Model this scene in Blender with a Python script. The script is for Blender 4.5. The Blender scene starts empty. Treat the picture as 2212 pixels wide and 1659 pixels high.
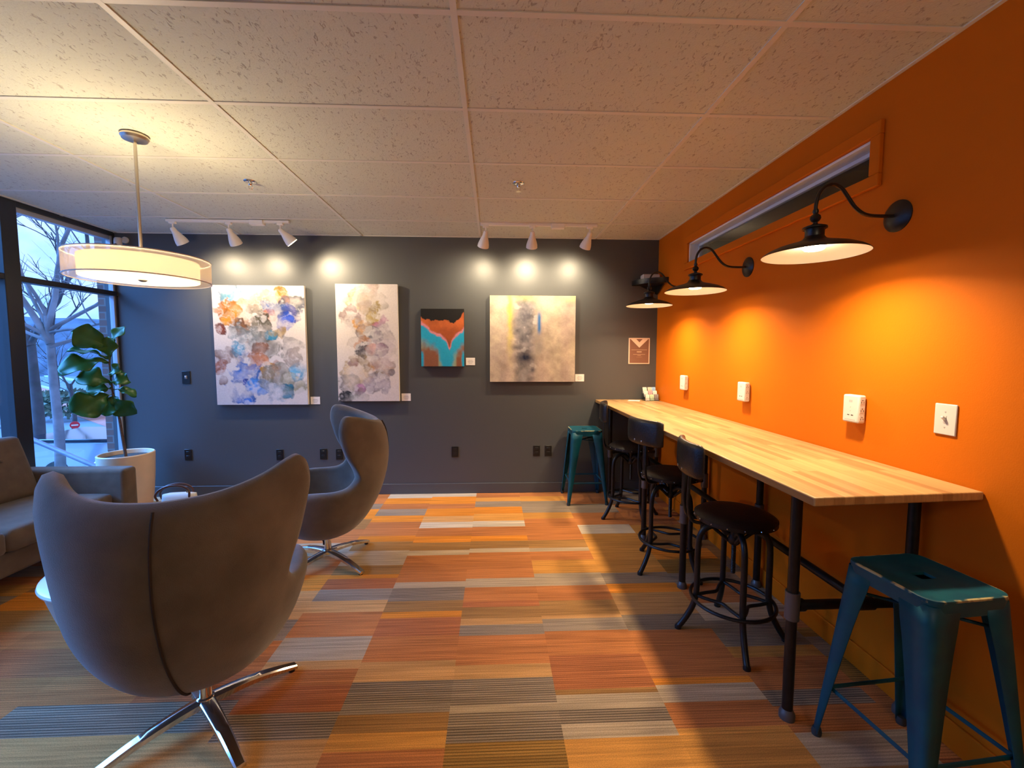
import bpy, bmesh, math, random
import numpy as np
from mathutils import Vector, Matrix
random.seed(7)
PI = math.pi
sc = bpy.context.scene
COL = sc.collection

# ------------------------------------------------------------------ helpers
def V(*a): return Vector(a)

def link(o, parent=None):
    COL.objects.link(o)
    if parent is not None: o.parent = parent
    return o

def tag(o, label=None, cat=None, group=None, kind=None):
    if label: o['label'] = label
    if cat: o['category'] = cat
    if group: o['group'] = group
    if kind: o['kind'] = kind
    return o

def thing(name, label, cat, loc=(0, 0, 0), rz=0, group=None):
    o = bpy.data.objects.new(name, None)
    o.empty_display_size = .1
    o.location = loc
    o.rotation_euler = (0, 0, rz)
    link(o)
    return tag(o, label, cat, group)

class MB:
    """collects shapes into one mesh"""
    def __init__(s): s.bm = bmesh.new()
    def box(s, x0, x1, y0, y1, z0, z1):
        bm = s.bm
        v = [bm.verts.new((x, y, z)) for z in (z0, z1) for y in (y0, y1) for x in (x0, x1)]
        for f in ((0, 2, 3, 1), (4, 5, 7, 6), (0, 1, 5, 4), (2, 6, 7, 3), (0, 4, 6, 2), (1, 3, 7, 5)):
            bm.faces.new([v[i] for i in f])
        return s
    def quad(s, *p):
        s.bm.faces.new([s.bm.verts.new(q) for q in p]); return s
    def prism(s, pts, d):
        """closed outline pts (3D, planar) pushed along vector d"""
        a = [s.bm.verts.new(p) for p in pts]
        b = [s.bm.verts.new(Vector(p) + Vector(d)) for p in pts]
        n = len(a)
        s.bm.faces.new(a[::-1]); s.bm.faces.new(b)
        for i in range(n):
            s.bm.faces.new((a[i], a[(i+1) % n], b[(i+1) % n], b[i]))
        return s
    def tube(s, path, r, seg=10, closed=False, sx=1.0, cap=True):
        """r: radius or list of radii along the path; sx flattens the section sideways"""
        path = [Vector(p) for p in path]; n = len(path)
        rs = r if isinstance(r, (list, tuple)) else [r]*n
        rings = []; prev = None
        for i in range(n):
            if closed: t = path[(i+1) % n] - path[i-1]
            elif i == 0: t = path[1]-path[0]
            elif i == n-1: t = path[-1]-path[-2]
            else: t = (path[i+1]-path[i]).normalized() + (path[i]-path[i-1]).normalized()
            t.normalize()
            if prev is None:
                ref = Vector((0, 0, 1)) if abs(t.z) < .9 else Vector((1, 0, 0))
                a = t.cross(ref).normalized()
            else:
                a = (prev - t*prev.dot(t)).normalized()
            b = t.cross(a).normalized(); prev = a
            rings.append([s.bm.verts.new(path[i] + (a*math.cos(2*PI*k/seg)*sx + b*math.sin(2*PI*k/seg))*rs[i]) for k in range(seg)])
        m = n if closed else n-1
        for i in range(m):
            A = rings[i]; B = rings[(i+1) % n]
            for k in range(seg):
                s.bm.faces.new((A[k], A[(k+1) % seg], B[(k+1) % seg], B[k]))
        if cap and not closed:
            s.bm.faces.new(rings[0][::-1]); s.bm.faces.new(rings[-1])
        return s
    def lathe(s, prof, seg=32, c=(0, 0, 0), axis='Z', close=False):
        """prof: list of (r, h); r=0 makes a pole"""
        c = Vector(c); rings = []
        def P(r, h, a):
            x, y = r*math.cos(a), r*math.sin(a)
            if axis == 'Z': return c + Vector((x, y, h))
            if axis == 'X': return c + Vector((h, x, y))
            return c + Vector((y, h, x))
        for r, h in prof:
            if r <= 1e-6: rings.append([s.bm.verts.new(P(0, h, 0))])
            else: rings.append([s.bm.verts.new(P(r, h, 2*PI*k/seg)) for k in range(seg)])
        L = list(zip(rings, rings[1:]))
        if close: L.append((rings[-1], rings[0]))
        for A, B in L:
            for k in range(seg):
                k2 = (k+1) % seg
                if len(A) == 1 and len(B) == 1: continue
                if len(A) == 1: s.bm.faces.new((A[0], B[k2], B[k]))
                elif len(B) == 1: s.bm.faces.new((A[k], A[k2], B[0]))
                else: s.bm.faces.new((A[k], A[k2], B[k2], B[k]))
        return s
    def cyl(s, a, b, r, seg=16): return s.tube([a, b], r, seg)
    def grid(s, P):
        """P[i][j] points -> quads"""
        vs = [[s.bm.verts.new(p) for p in row] for row in P]
        for i in range(len(vs)-1):
            for j in range(len(vs[0])-1):
                s.bm.faces.new((vs[i][j], vs[i+1][j], vs[i+1][j+1], vs[i][j+1]))
        return s
    def build(s, name, m, parent=None, smooth=True, bevel=0, seg=2, angle=35, subsurf=0, solid=0, fixn=True, loc=None):
        if fixn: bmesh.ops.recalc_face_normals(s.bm, faces=s.bm.faces[:])
        me = bpy.data.meshes.new(name); s.bm.to_mesh(me); s.bm.free()
        o = bpy.data.objects.new(name, me)
        if m is not None: me.materials.append(m)
        if smooth:
            me.polygons.foreach_set('use_smooth', [True]*len(me.polygons))
            me.set_sharp_from_angle(angle=math.radians(angle))
        link(o, parent)
        if loc: o.location = loc
        if solid:
            md = o.modifiers.new('solid', 'SOLIDIFY'); md.thickness = abs(solid); md.offset = -1 if solid > 0 else 1
            md.use_even_offset = True
        if bevel:
            md = o.modifiers.new('bevel', 'BEVEL'); md.width = bevel; md.segments = seg
            md.limit_method = 'ANGLE'; md.angle_limit = math.radians(40)
        if subsurf:
            md = o.modifiers.new('sub', 'SUBSURF'); md.levels = subsurf; md.render_levels = subsurf
        return o

def arc(c, r, a0, a1, n, plane='XZ'):
    out = []
    for i in range(n+1):
        a = math.radians(a0 + (a1-a0)*i/n)
        u, v = r*math.cos(a), r*math.sin(a)
        out.append((c[0]+u, c[1], c[2]+v) if plane == 'XZ' else ((c[0]+u, c[1]+v, c[2]) if plane == 'XY' else (c[0], c[1]+u, c[2]+v)))
    return out

def catmull(P, n, closed=False):
    P = [Vector(p) for p in P]; m = len(P); out = []
    rng = m if closed else m-1
    for i in range(rng):
        p1, p2 = P[i], P[(i+1) % m]
        p0 = P[i-1] if (closed or i > 0) else p1*2-p2
        p3 = P[(i+2) % m] if (closed or i+2 < m) else p2*2-p1
        for k in range(n):
            t = k/n
            out.append(.5*((2*p1)+(p2-p0)*t+(2*p0-5*p1+4*p2-p3)*t*t+(3*p1-p0-3*p2+p3)*t**3))
    if not closed: out.append(P[-1])
    return out

def copy_tree(o, parent=None):
    c = o.copy(); COL.objects.link(c)
    if parent is not None: c.parent = parent
    for ch in list(o.children): copy_tree(ch, c)
    return c

# ------------------------------------------------------------------ materials
def new_mat(name):
    m = bpy.data.materials.new(name); m.use_nodes = True
    nt = m.node_tree
    return m, nt, nt.nodes['Principled BSDF']

def N(nt, t, **kw):
    n = nt.nodes.new(t)
    for k, v in kw.items(): setattr(n, k, v)
    return n

def mat(name, col, rough=.5, metal=0, spec=.5, var=0, vscale=8, bump=0, bscale=60, sheen=0, coat=0, emit=None, estr=0, stretch=None):
    m, nt, p = new_mat(name)
    p.inputs['Base Color'].default_value = (*col, 1)
    p.inputs['Roughness'].default_value = rough
    p.inputs['Metallic'].default_value = metal
    p.inputs['Specular IOR Level'].default_value = spec
    p.inputs['Sheen Weight'].default_value = sheen
    p.inputs['Sheen Roughness'].default_value = .4
    p.inputs['Coat Weight'].default_value = coat
    tc = N(nt, 'ShaderNodeTexCoord')
    src = tc.outputs['Object']
    if stretch:
        mp = N(nt, 'ShaderNodeMapping'); mp.inputs['Scale'].default_value = stretch
        nt.links.new(src, mp.inputs['Vector']); src = mp.outputs['Vector']
    if var:
        no = N(nt, 'ShaderNodeTexNoise'); no.inputs['Scale'].default_value = vscale; no.inputs['Detail'].default_value = 5
        nt.links.new(src, no.inputs['Vector'])
        hs = N(nt, 'ShaderNodeMix', data_type='RGBA')
        hs.inputs['A'].default_value = (*[c*(1-var) for c in col], 1)
        hs.inputs['B'].default_value = (*[min(1, c*(1+var)) for c in col], 1)
        rm = N(nt, 'ShaderNodeMapRange'); rm.inputs['From Min'].default_value = .3; rm.inputs['From Max'].default_value = .7
        nt.links.new(no.outputs['Fac'], rm.inputs['Value']); nt.links.new(rm.outputs['Result'], hs.inputs['Factor'])
        nt.links.new(hs.outputs['Result'], p.inputs['Base Color'])
    if bump:
        nb = N(nt, 'ShaderNodeTexNoise'); nb.inputs['Scale'].default_value = bscale; nb.inputs['Detail'].default_value = 3
        nt.links.new(src, nb.inputs['Vector'])
        b = N(nt, 'ShaderNodeBump'); b.inputs['Strength'].default_value = bump; b.inputs['Distance'].default_value = .01
        nt.links.new(nb.outputs['Fac'], b.inputs['Height']); nt.links.new(b.outputs['Normal'], p.inputs['Normal'])
    if emit:
        p.inputs['Emission Color'].default_value = (*emit, 1); p.inputs['Emission Strength'].default_value = estr
    return m

WARM = (1, .74, .42)
M = {}
M['wall_dark'] = mat('charcoal paint', (.068, .070, .073), .42, spec=.5, bump=.06, bscale=220)
M['wall_orange'] = mat('orange paint', (.56, .134, .004), .6, spec=.1, bump=.06, bscale=220)
M['wall_beige'] = mat('beige paint', (.55, .5, .43), .7)
M['base_dark'] = mat('charcoal baseboard', (.066, .069, .074), .4)
M['tbar'] = mat('ceiling grid paint', (.66, .65, .57), .5)
M['frame_black'] = mat('dark bronze frame', (.02, .024, .03), .4, spec=.5)
M['frame_white'] = mat('white window trim', (.75, .76, .78), .5)
M['black_metal'] = mat('black iron', (.012, .012, .013), .38, metal=.3, spec=.5, var=.3, vscale=40)
M['pipe'] = mat('black steel pipe', (.014, .012, .012), .38, metal=.4, var=.3, vscale=30)
M['coupling'] = mat('grey pipe coupling', (.12, .12, .125), .45, metal=.6)
M['leather'] = mat('black leather', (.010, .008, .009), .36, spec=.5, bump=.15, bscale=120)
M['nail'] = mat('nailhead steel', (.6, .6, .6), .25, metal=1)
M['chrome'] = mat('polished chrome', (.8, .8, .8), .12, metal=1)
M['nickel'] = mat('brushed nickel', (.62, .56, .48), .3, metal=1)
M['white_plastic'] = mat('white plastic', (.62, .60, .57), .35)
M['white_metal'] = mat('white painted metal', (.8, .78, .74), .4)
M['black_plastic'] = mat('black plastic', (.008, .008, .009), .3)
M['slot'] = mat('dark slot', (.02, .02, .02), .6)
M['grey_text'] = mat('grey print', (.45, .42, .42), .8)
M['card'] = mat('white card', (.82, .78, .76), .7)
M['velvet'] = mat('grey velvet', (.142, .124, .104), .9, spec=.2, var=.22, vscale=6, bump=.25, bscale=300, sheen=.4)
M['seam'] = mat('seam thread', (.03, .02, .016), .9)
M['sofa'] = mat('taupe upholstery', (.165, .128, .094), .92, spec=.15, var=.12, vscale=14, bump=.3, bscale=420, sheen=.2)
M['shade_black'] = mat('black enamel', (.010, .009, .010), .35)
M['shade_white'] = mat('white enamel lining', (.82, .76, .68), .4)
M['bulb'] = mat('lit bulb', (1, .9, .7), .4, emit=(1, .80, .50), estr=45)
M['teal'] = None
M['pot'] = mat('off white ceramic', (.76, .60, .42), .45, var=.05)
M['soil'] = mat('dark soil', (.05, .035, .022), .95, bump=.6, bscale=60)
M['stem'] = mat('brown stem', (.12, .065, .04), .8, var=.3, vscale=60, bump=.3, bscale=80)
M['table_white'] = mat('white lacquer', (.82, .82, .84), .12, coat=.6)
M['table_base'] = mat('taupe table base', (.42, .34, .28), .5)
M['bag'] = mat('white leather', (.72, .7, .62), .5)
M['strap'] = mat('brown leather', (.13, .045, .022), .4)
M['brass'] = mat('brass', (.8, .55, .22), .3, metal=1)
M['sign_brown'] = mat('brown sign panel', (.20, .09, .055), .55)
M['sign_cream'] = mat('cream sign print', (.75, .56, .42), .6)
M['acrylic'] = mat('clear acrylic', (.7, .7, .72), .1)
M['asphalt'] = mat('asphalt', (.16, .2, .24), .8, var=.15, vscale=.5)
M['brick_pave'] = mat('red pavers', (.52, .19, .13), .8, var=.2, vscale=3)
M['bark'] = mat('sycamore bark', (.19, .18, .19), .9, var=.55, vscale=2.2)
M['bark_dark'] = mat('dark bark', (.08, .075, .08), .9, var=.3, vscale=3)
M['hill'] = mat('wooded hillside', (.075, .10, .14), 1, var=.5, vscale=.35)
M['kerb'] = mat('pale kerb', (.5, .55, .6), .8)
M['car_white'] = mat('white car paint', (.75, .78, .82), .2, coat=.5)
M['car_silver'] = mat('silver car paint', (.42, .5, .58), .25, metal=.4, coat=.5)
M['car_glass'] = mat('car glass', (.015, .02, .03), .08)
M['tyre'] = mat('tyre rubber', (.015, .015, .016), .8)
M['tail'] = mat('red lamp', (.6, .02, .05), .2)
M['rail'] = mat('grey handrail', (.22, .24, .30), .4, metal=.4)
M['sign_red'] = mat('red road sign', (.7, .03, .04), .5)
M['shrub'] = mat('pale shrub', (.12, .17, .12), .9, var=.4, vscale=2)
M['grey_box'] = mat('white speaker plastic', (.55, .52, .52), .5)
M['paint_face'] = None

def attr_mat(name, rough=.6, spec=.3, noise=.06, nscale=70, bump=.15):
    m, nt, p = new_mat(name)
    a = N(nt, 'ShaderNodeAttribute', attribute_name='Col')
    tc = N(nt, 'ShaderNodeTexCoord')
    no = N(nt, 'ShaderNodeTexNoise'); no.inputs['Scale'].default_value = nscale; no.inputs['Detail'].default_value = 4
    nt.links.new(tc.outputs['Object'], no.inputs['Vector'])
    mr = N(nt, 'ShaderNodeMapRange'); mr.inputs['From Min'].default_value = .3; mr.inputs['From Max'].default_value = .7
    mr.inputs['To Min'].default_value = 1-noise; mr.inputs['To Max'].default_value = 1+noise
    nt.links.new(no.outputs['Fac'], mr.inputs['Value'])
    mx = N(nt, 'ShaderNodeVectorMath', operation='SCALE')
    nt.links.new(a.outputs['Color'], mx.inputs[0]); nt.links.new(mr.outputs['Result'], mx.inputs['Scale'])
    nt.links.new(mx.outputs['Vector'], p.inputs['Base Color'])
    p.inputs['Roughness'].default_value = rough; p.inputs['Specular IOR Level'].default_value = spec
    b = N(nt, 'ShaderNodeBump'); b.inputs['Strength'].default_value = bump; b.inputs['Distance'].default_value = .003
    nt.links.new(no.outputs['Fac'], b.inputs['Height']); nt.links.new(b.outputs['Normal'], p.inputs['Normal'])
    return m
M['paint_face'] = attr_mat('acrylic paint on canvas')

def teal_mat(worn=False):
    m, nt, p = new_mat('worn teal enamel' if worn else 'teal enamel')
    tc = N(nt, 'ShaderNodeTexCoord')
    no = N(nt, 'ShaderNodeTexNoise'); no.inputs['Scale'].default_value = 14; no.inputs['Detail'].default_value = 8
    nt.links.new(tc.outputs['Object'], no.inputs['Vector'])
    cr = N(nt, 'ShaderNodeValToRGB')
    e = cr.color_ramp.elements
    e[0].position = .3; e[0].color = (.002, .052, .092, 1)
    e[1].position = .7; e[1].color = (.003, .078, .112, 1)
    nt.links.new(no.outputs['Fac'], cr.inputs['Fac'])
    last = cr.outputs['Color']
    if worn:
        # brass-coloured wear along the pressed edge of the seat
        sp = N(nt, 'ShaderNodeSeparateXYZ'); nt.links.new(tc.outputs['Object'], sp.inputs[0])
        ax = N(nt, 'ShaderNodeMath', operation='ABSOLUTE'); ay = N(nt, 'ShaderNodeMath', operation='ABSOLUTE')
        nt.links.new(sp.outputs['X'], ax.inputs[0]); nt.links.new(sp.outputs['Y'], ay.inputs[0])
        mxm = N(nt, 'ShaderNodeMath', operation='MAXIMUM'); nt.links.new(ax.outputs[0], mxm.inputs[0]); nt.links.new(ay.outputs[0], mxm.inputs[1])
        df = N(nt, 'ShaderNodeMath', operation='COMPARE'); df.inputs[1].default_value = .1505; df.inputs[2].default_value = .0035
        nt.links.new(mxm.outputs[0], df.inputs[0])
        n2 = N(nt, 'ShaderNodeTexNoise'); n2.inputs['Scale'].default_value = 25; nt.links.new(tc.outputs['Object'], n2.inputs['Vector'])
        m2 = N(nt, 'ShaderNodeMapRange'); m2.inputs['From Min'].default_value = .42; m2.inputs['From Max'].default_value = .55; nt.links.new(n2.outputs['Fac'], m2.inputs['Value'])
        gt = N(nt, 'ShaderNodeMath', operation='GREATER_THAN'); gt.inputs[1].default_value = .7335; nt.links.new(sp.outputs['Z'], gt.inputs[0])
        mg = N(nt, 'ShaderNodeMath', operation='MULTIPLY'); nt.links.new(df.outputs[0], mg.inputs[0]); nt.links.new(gt.outputs[0], mg.inputs[1])
        mu = N(nt, 'ShaderNodeMath', operation='MULTIPLY'); nt.links.new(mg.outputs[0], mu.inputs[0]); nt.links.new(m2.outputs[0], mu.inputs[1])
        mx = N(nt, 'ShaderNodeMix', data_type='RGBA'); mx.inputs['B'].default_value = (.42, .36, .18, 1)
        nt.links.new(mu.outputs[0], mx.inputs['Factor']); nt.links.new(last, mx.inputs['A']); last = mx.outputs['Result']
    nt.links.new(last, p.inputs['Base Color'])
    p.inputs['Roughness'].default_value = .45; p.inputs['Specular IOR Level'].default_value = .3
    return m
M['teal'] = teal_mat(); M['teal_worn'] = teal_mat(True)

def leaf_mat(name, c1, c2):
    m, nt, p = new_mat(name)
    tc = N(nt, 'ShaderNodeTexCoord')
    no = N(nt, 'ShaderNodeTexNoise'); no.inputs['Scale'].default_value = 9; no.inputs['Detail'].default_value = 3
    nt.links.new(tc.outputs['Object'], no.inputs['Vector'])
    mx = N(nt, 'ShaderNodeMix', data_type='RGBA'); mx.inputs['A'].default_value = (*c1, 1); mx.inputs['B'].default_value = (*c2, 1)
    nt.links.new(no.outputs['Fac'], mx.inputs['Factor'])
    nt.links.new(mx.outputs['Result'], p.inputs['Base Color'])
    p.inputs['Roughness'].default_value = .35
    tr = N(nt, 'ShaderNodeBsdfTranslucent'); nt.links.new(mx.outputs['Result'], tr.inputs['Color'])
    ms = N(nt, 'ShaderNodeMixShader'); ms.inputs['Fac'].default_value = .3
    out = nt.nodes['Material Output']
    nt.links.new(p.outputs['BSDF'], ms.inputs[1]); nt.links.new(tr.outputs['BSDF'], ms.inputs[2])
    nt.links.new(ms.outputs['Shader'], out.inputs['Surface'])
    return m
M['leaf'] = leaf_mat('fig leaf', (.022, .105, .025), (.05, .19, .03))
M['leaf_young'] = leaf_mat('young fig leaf', (.06, .15, .015), (.12, .24, .02))

def glass_mat(name='window glass', tint=(.94, .97, 1), refl=1.0):
    m = bpy.data.materials.new(name); m.use_nodes = True; nt = m.node_tree; nt.nodes.clear()
    out = N(nt, 'ShaderNodeOutputMaterial'); tr = N(nt, 'ShaderNodeBsdfTransparent'); gl = N(nt, 'ShaderNodeBsdfGlossy')
    tr.inputs['Color'].default_value = (*tint, 1); gl.inputs['Roughness'].default_value = .02
    # Schlick reflectance that is the same from both faces of the sheet
    ge = N(nt, 'ShaderNodeNewGeometry'); dp = N(nt, 'ShaderNodeVectorMath', operation='DOT_PRODUCT')
    nt.links.new(ge.outputs['Incoming'], dp.inputs[0]); nt.links.new(ge.outputs['Normal'], dp.inputs[1])
    ab = N(nt, 'ShaderNodeMath', operation='ABSOLUTE'); nt.links.new(dp.outputs['Value'], ab.inputs[0])
    iv = N(nt, 'ShaderNodeMath', operation='SUBTRACT'); iv.inputs[0].default_value = 1; nt.links.new(ab.outputs[0], iv.inputs[1])
    pw = N(nt, 'ShaderNodeMath', operation='POWER'); pw.inputs[1].default_value = 5; nt.links.new(iv.outputs[0], pw.inputs[0])
    mu = N(nt, 'ShaderNodeMath', operation='MULTIPLY_ADD'); mu.inputs[1].default_value = .94*refl; mu.inputs[2].default_value = .03*refl
    nt.links.new(pw.outputs[0], mu.inputs[0])
    ms = N(nt, 'ShaderNodeMixShader')
    nt.links.new(mu.outputs[0], ms.inputs['Fac']); nt.links.new(tr.outputs[0], ms.inputs[1]); nt.links.new(gl.outputs[0], ms.inputs[2])
    nt.links.new(ms.outputs[0], out.inputs['Surface'])
    return m
M['glass'] = glass_mat()

def sheer_mat(name, col, opacity, transl=.6, emit=0):
    m = bpy.data.materials.new(name); m.use_nodes = True; nt = m.node_tree; nt.nodes.clear()
    out = N(nt, 'ShaderNodeOutputMaterial'); tr = N(nt, 'ShaderNodeBsdfTransparent')
    df = N(nt, 'ShaderNodeBsdfDiffuse'); df.inputs['Color'].default_value = (*col, 1)
    tl = N(nt, 'ShaderNodeBsdfTranslucent'); tl.inputs['Color'].default_value = (*col, 1)
    a = N(nt, 'ShaderNodeMixShader'); a.inputs['Fac'].default_value = transl
    nt.links.new(df.outputs[0], a.inputs[1]); nt.links.new(tl.outputs[0], a.inputs[2])
    last = a.outputs[0]
    if emit:
        em = N(nt, 'ShaderNodeEmission'); em.inputs['Color'].default_value = (1, .78, .5, 1); em.inputs['Strength'].default_value = emit
        ad = N(nt, 'ShaderNodeAddShader'); nt.links.new(last, ad.inputs[0]); nt.links.new(em.outputs[0], ad.inputs[1]); last = ad.outputs[0]
    b = N(nt, 'ShaderNodeMixShader'); b.inputs['Fac'].default_value = opacity
    nt.links.new(tr.outputs[0], b.inputs[1]); nt.links.new(last, b.inputs[2])
    nt.links.new(b.outputs[0], out.inputs['Surface'])
    return m
M['sheer'] = sheer_mat('sheer organza', (.86, .8, .72), .42)
M['drum'] = sheer_mat('lit fabric drum', (.85, .78, .66), 1, .5, emit=.42)
M['diffuser'] = sheer_mat('lit diffuser', (.9, .85, .75), 1, .3, emit=1.15)

def carpet_mat():
    m, nt, p = new_mat('striped carpet tile')
    L = nt.links
    a = N(nt, 'ShaderNodeAttribute', attribute_name='Col')
    g = N(nt, 'ShaderNodeNewGeometry')
    sp = N(nt, 'ShaderNodeSeparateXYZ'); L.new(g.outputs['Position'], sp.inputs[0])
    # streaks running along x
    mp = N(nt, 'ShaderNodeMapping'); mp.inputs['Scale'].default_value = (2.2, 95, 1)
    L.new(g.outputs['Position'], mp.inputs['Vector'])
    n1 = N(nt, 'ShaderNodeTexNoise'); n1.inputs['Scale'].default_value = 1; n1.inputs['Detail'].default_value = 3
    L.new(mp.outputs[0], n1.inputs['Vector'])
    mr = N(nt, 'ShaderNodeMapRange'); mr.inputs['From Min'].default_value = .3; mr.inputs['From Max'].default_value = .7
    mr.inputs['To Min'].default_value = .72; mr.inputs['To Max'].default_value = 1.28
    L.new(n1.outputs['Fac'], mr.inputs['Value'])
    # loop pile grain
    n2 = N(nt, 'ShaderNodeTexNoise'); n2.inputs['Scale'].default_value = 260; n2.inputs['Detail'].default_value = 2
    L.new(g.outputs['Position'], n2.inputs['Vector'])
    mr2 = N(nt, 'ShaderNodeMapRange'); mr2.inputs['From Min'].default_value = .3; mr2.inputs['From Max'].default_value = .7
    mr2.inputs['To Min'].default_value = .8; mr2.inputs['To Max'].default_value = 1.2
    L.new(n2.outputs['Fac'], mr2.inputs['Value'])
    # corduroy grooves, strength kept in the alpha of the colour attribute
    wv = N(nt, 'ShaderNodeMath', operation='MULTIPLY'); wv.inputs[1].default_value = 2*PI/.0125
    L.new(sp.outputs['Y'], wv.inputs[0])
    sn = N(nt, 'ShaderNodeMath', operation='SINE'); L.new(wv.outputs[0], sn.inputs[0])
    mr3 = N(nt, 'ShaderNodeMapRange'); mr3.inputs['From Min'].default_value = .25; mr3.inputs['From Max'].default_value = .95
    L.new(sn.outputs[0], mr3.inputs['Value'])
    gm = N(nt, 'ShaderNodeMath', operation='MULTIPLY'); L.new(mr3.outputs[0], gm.inputs[0]); L.new(a.outputs['Alpha'], gm.inputs[1])
    inv = N(nt, 'ShaderNodeMath', operation='SUBTRACT'); inv.inputs[0].default_value = 1; L.new(gm.outputs[0], inv.inputs[1])
    k = N(nt, 'ShaderNodeMath', operation='MULTIPLY'); L.new(mr.outputs[0], k.inputs[0]); L.new(mr2.outputs[0], k.inputs[1])
    k2 = N(nt, 'ShaderNodeMath', operation='MULTIPLY'); L.new(k.outputs[0], k2.inputs[0]); L.new(inv.outputs[0], k2.inputs[1])
    sv = N(nt, 'ShaderNodeVectorMath', operation='SCALE'); L.new(a.outputs['Color'], sv.inputs[0]); L.new(k2.outputs[0], sv.inputs['Scale'])
    L.new(sv.outputs[0], p.inputs['Base Color'])
    p.inputs['Roughness'].default_value = .95; p.inputs['Specular IOR Level'].default_value = .12
    b = N(nt, 'ShaderNodeBump'); b.inputs['Strength'].default_value = .35; b.inputs['Distance'].default_value = .004
    L.new(k2.outputs[0], b.inputs['Height']); L.new(b.outputs['Normal'], p.inputs['Normal'])
    return m

def ceiling_mat():
    m, nt, p = new_mat('fissured ceiling board')
    L = nt.links
    g = N(nt, 'ShaderNodeNewGeometry')
    n0 = N(nt, 'ShaderNodeTexNoise'); n0.inputs['Scale'].default_value = 42; n0.inputs['Detail'].default_value = 4; n0.inputs['Distortion'].default_value = 1.2
    mp = N(nt, 'ShaderNodeMapping'); mp.inputs['Scale'].default_value = (1.6, .8, 1); mp.inputs['Rotation'].default_value = (0, 0, .5)
    L.new(g.outputs['Position'], mp.inputs['Vector']); L.new(mp.outputs[0], n0.inputs['Vector'])
    cr = N(nt, 'ShaderNodeValToRGB'); e = cr.color_ramp.elements
    e[0].position = .33; e[0].color = (.40, .385, .33, 1)
    e[1].position = .40; e[1].color = (.60, .625, .53, 1)
    L.new(n0.outputs['Fac'], cr.inputs['Fac'])
    L.new(cr.outputs['Color'], p.inputs['Base Color'])
    n1 = N(nt, 'ShaderNodeTexNoise'); n1.inputs['Scale'].default_value = 130
    L.new(g.outputs['Position'], n1.inputs['Vector'])
    ad = N(nt, 'ShaderNodeMath', operation='ADD'); L.new(n1.outputs['Fac'], ad.inputs[0])
    mr = N(nt, 'ShaderNodeMapRange'); mr.inputs['From Min'].default_value = .31; mr.inputs['From Max'].default_value = .42; mr.inputs['To Max'].default_value = 1.0
    L.new(n0.outputs['Fac'], mr.inputs['Value']); L.new(mr.outputs[0], ad.inputs[1])
    b = N(nt, 'ShaderNodeBump'); b.inputs['Strength'].default_value = .45; b.inputs['Distance'].default_value = .004
    L.new(ad.outputs[0], b.inputs['Height']); L.new(b.outputs['Normal'], p.inputs['Normal'])
    p.inputs['Roughness'].default_value = .9; p.inputs['Specular IOR Level'].default_value = .1
    return m

def butcher_mat():
    m, nt, p = new_mat('maple butcher block')
    L = nt.links
    tc = N(nt, 'ShaderNodeTexCoord')
    sp = N(nt, 'ShaderNodeSeparateXYZ'); L.new(tc.outputs['Object'], sp.inputs[0])
    # staves along y, 4 cm wide, random lengths
    cb = N(nt, 'ShaderNodeCombineXYZ'); L.new(sp.outputs['Y'], cb.inputs['X']); L.new(sp.outputs['X'], cb.inputs['Y'])
    br = N(nt, 'ShaderNodeTexBrick'); br.offset = .37; br.offset_frequency = 2; br.squash = 1
    br.inputs['Color1'].default_value = (.46, .285, .125, 1); br.inputs['Color2'].default_value = (.24, .12, .045, 1)
    br.inputs['Mortar'].default_value = (.32, .17, .06, 1)
    br.inputs['Scale'].default_value = 1; br.inputs['Mortar Size'].default_value = .0006
    br.inputs['Brick Width'].default_value = .52; br.inputs['Row Height'].default_value = .038; br.inputs['Bias'].default_value = -.25
    L.new(cb.outputs[0], br.inputs['Vector'])
    mp = N(nt, 'ShaderNodeMapping'); mp.inputs['Scale'].default_value = (90, 3, 20)
    L.new(tc.outputs['Object'], mp.inputs['Vector'])
    no = N(nt, 'ShaderNodeTexNoise'); no.inputs['Scale'].default_value = 1; no.inputs['Detail'].default_value = 4
    L.new(mp.outputs[0], no.inputs['Vector'])
    mr = N(nt, 'ShaderNodeMapRange'); mr.inputs['From Min'].default_value = .3; mr.inputs['From Max'].default_value = .7
    mr.inputs['To Min'].default_value = .85; mr.inputs['To Max'].default_value = 1.12
    L.new(no.outputs['Fac'], mr.inputs['Value'])
    sv = N(nt, 'ShaderNodeVectorMath', operation='SCALE'); L.new(br.outputs['Color'], sv.inputs[0]); L.new(mr.outputs[0], sv.inputs['Scale'])
    L.new(sv.outputs[0], p.inputs['Base Color'])
    p.inputs['Roughness'].default_value = .38
    return m

def brick_mat():
    m, nt, p = new_mat('outside brick')
    g = N(nt, 'ShaderNodeNewGeometry')
    sp = N(nt, 'ShaderNodeSeparateXYZ'); nt.links.new(g.outputs['Position'], sp.inputs[0])
    cb = N(nt, 'ShaderNodeCombineXYZ'); nt.links.new(sp.outputs['X'], cb.inputs['X']); nt.links.new(sp.outputs['Z'], cb.inputs['Y'])
    br = N(nt, 'ShaderNodeTexBrick')
    br.inputs['Color1'].default_value = (.22, .11, .085, 1); br.inputs['Color2'].default_value = (.16, .085, .07, 1); br.inputs['Mortar'].default_value = (.2, .17, .155, 1)
    br.inputs['Scale'].default_value = 1; br.inputs['Brick Width'].default_value = .2; br.inputs['Row Height'].default_value = .075; br.inputs['Mortar Size'].default_value = .008
    nt.links.new(cb.outputs[0], br.inputs['Vector']); nt.links.new(br.outputs['Color'], p.inputs['Base Color'])
    p.inputs['Roughness'].default_value = .9
    return m

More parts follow.
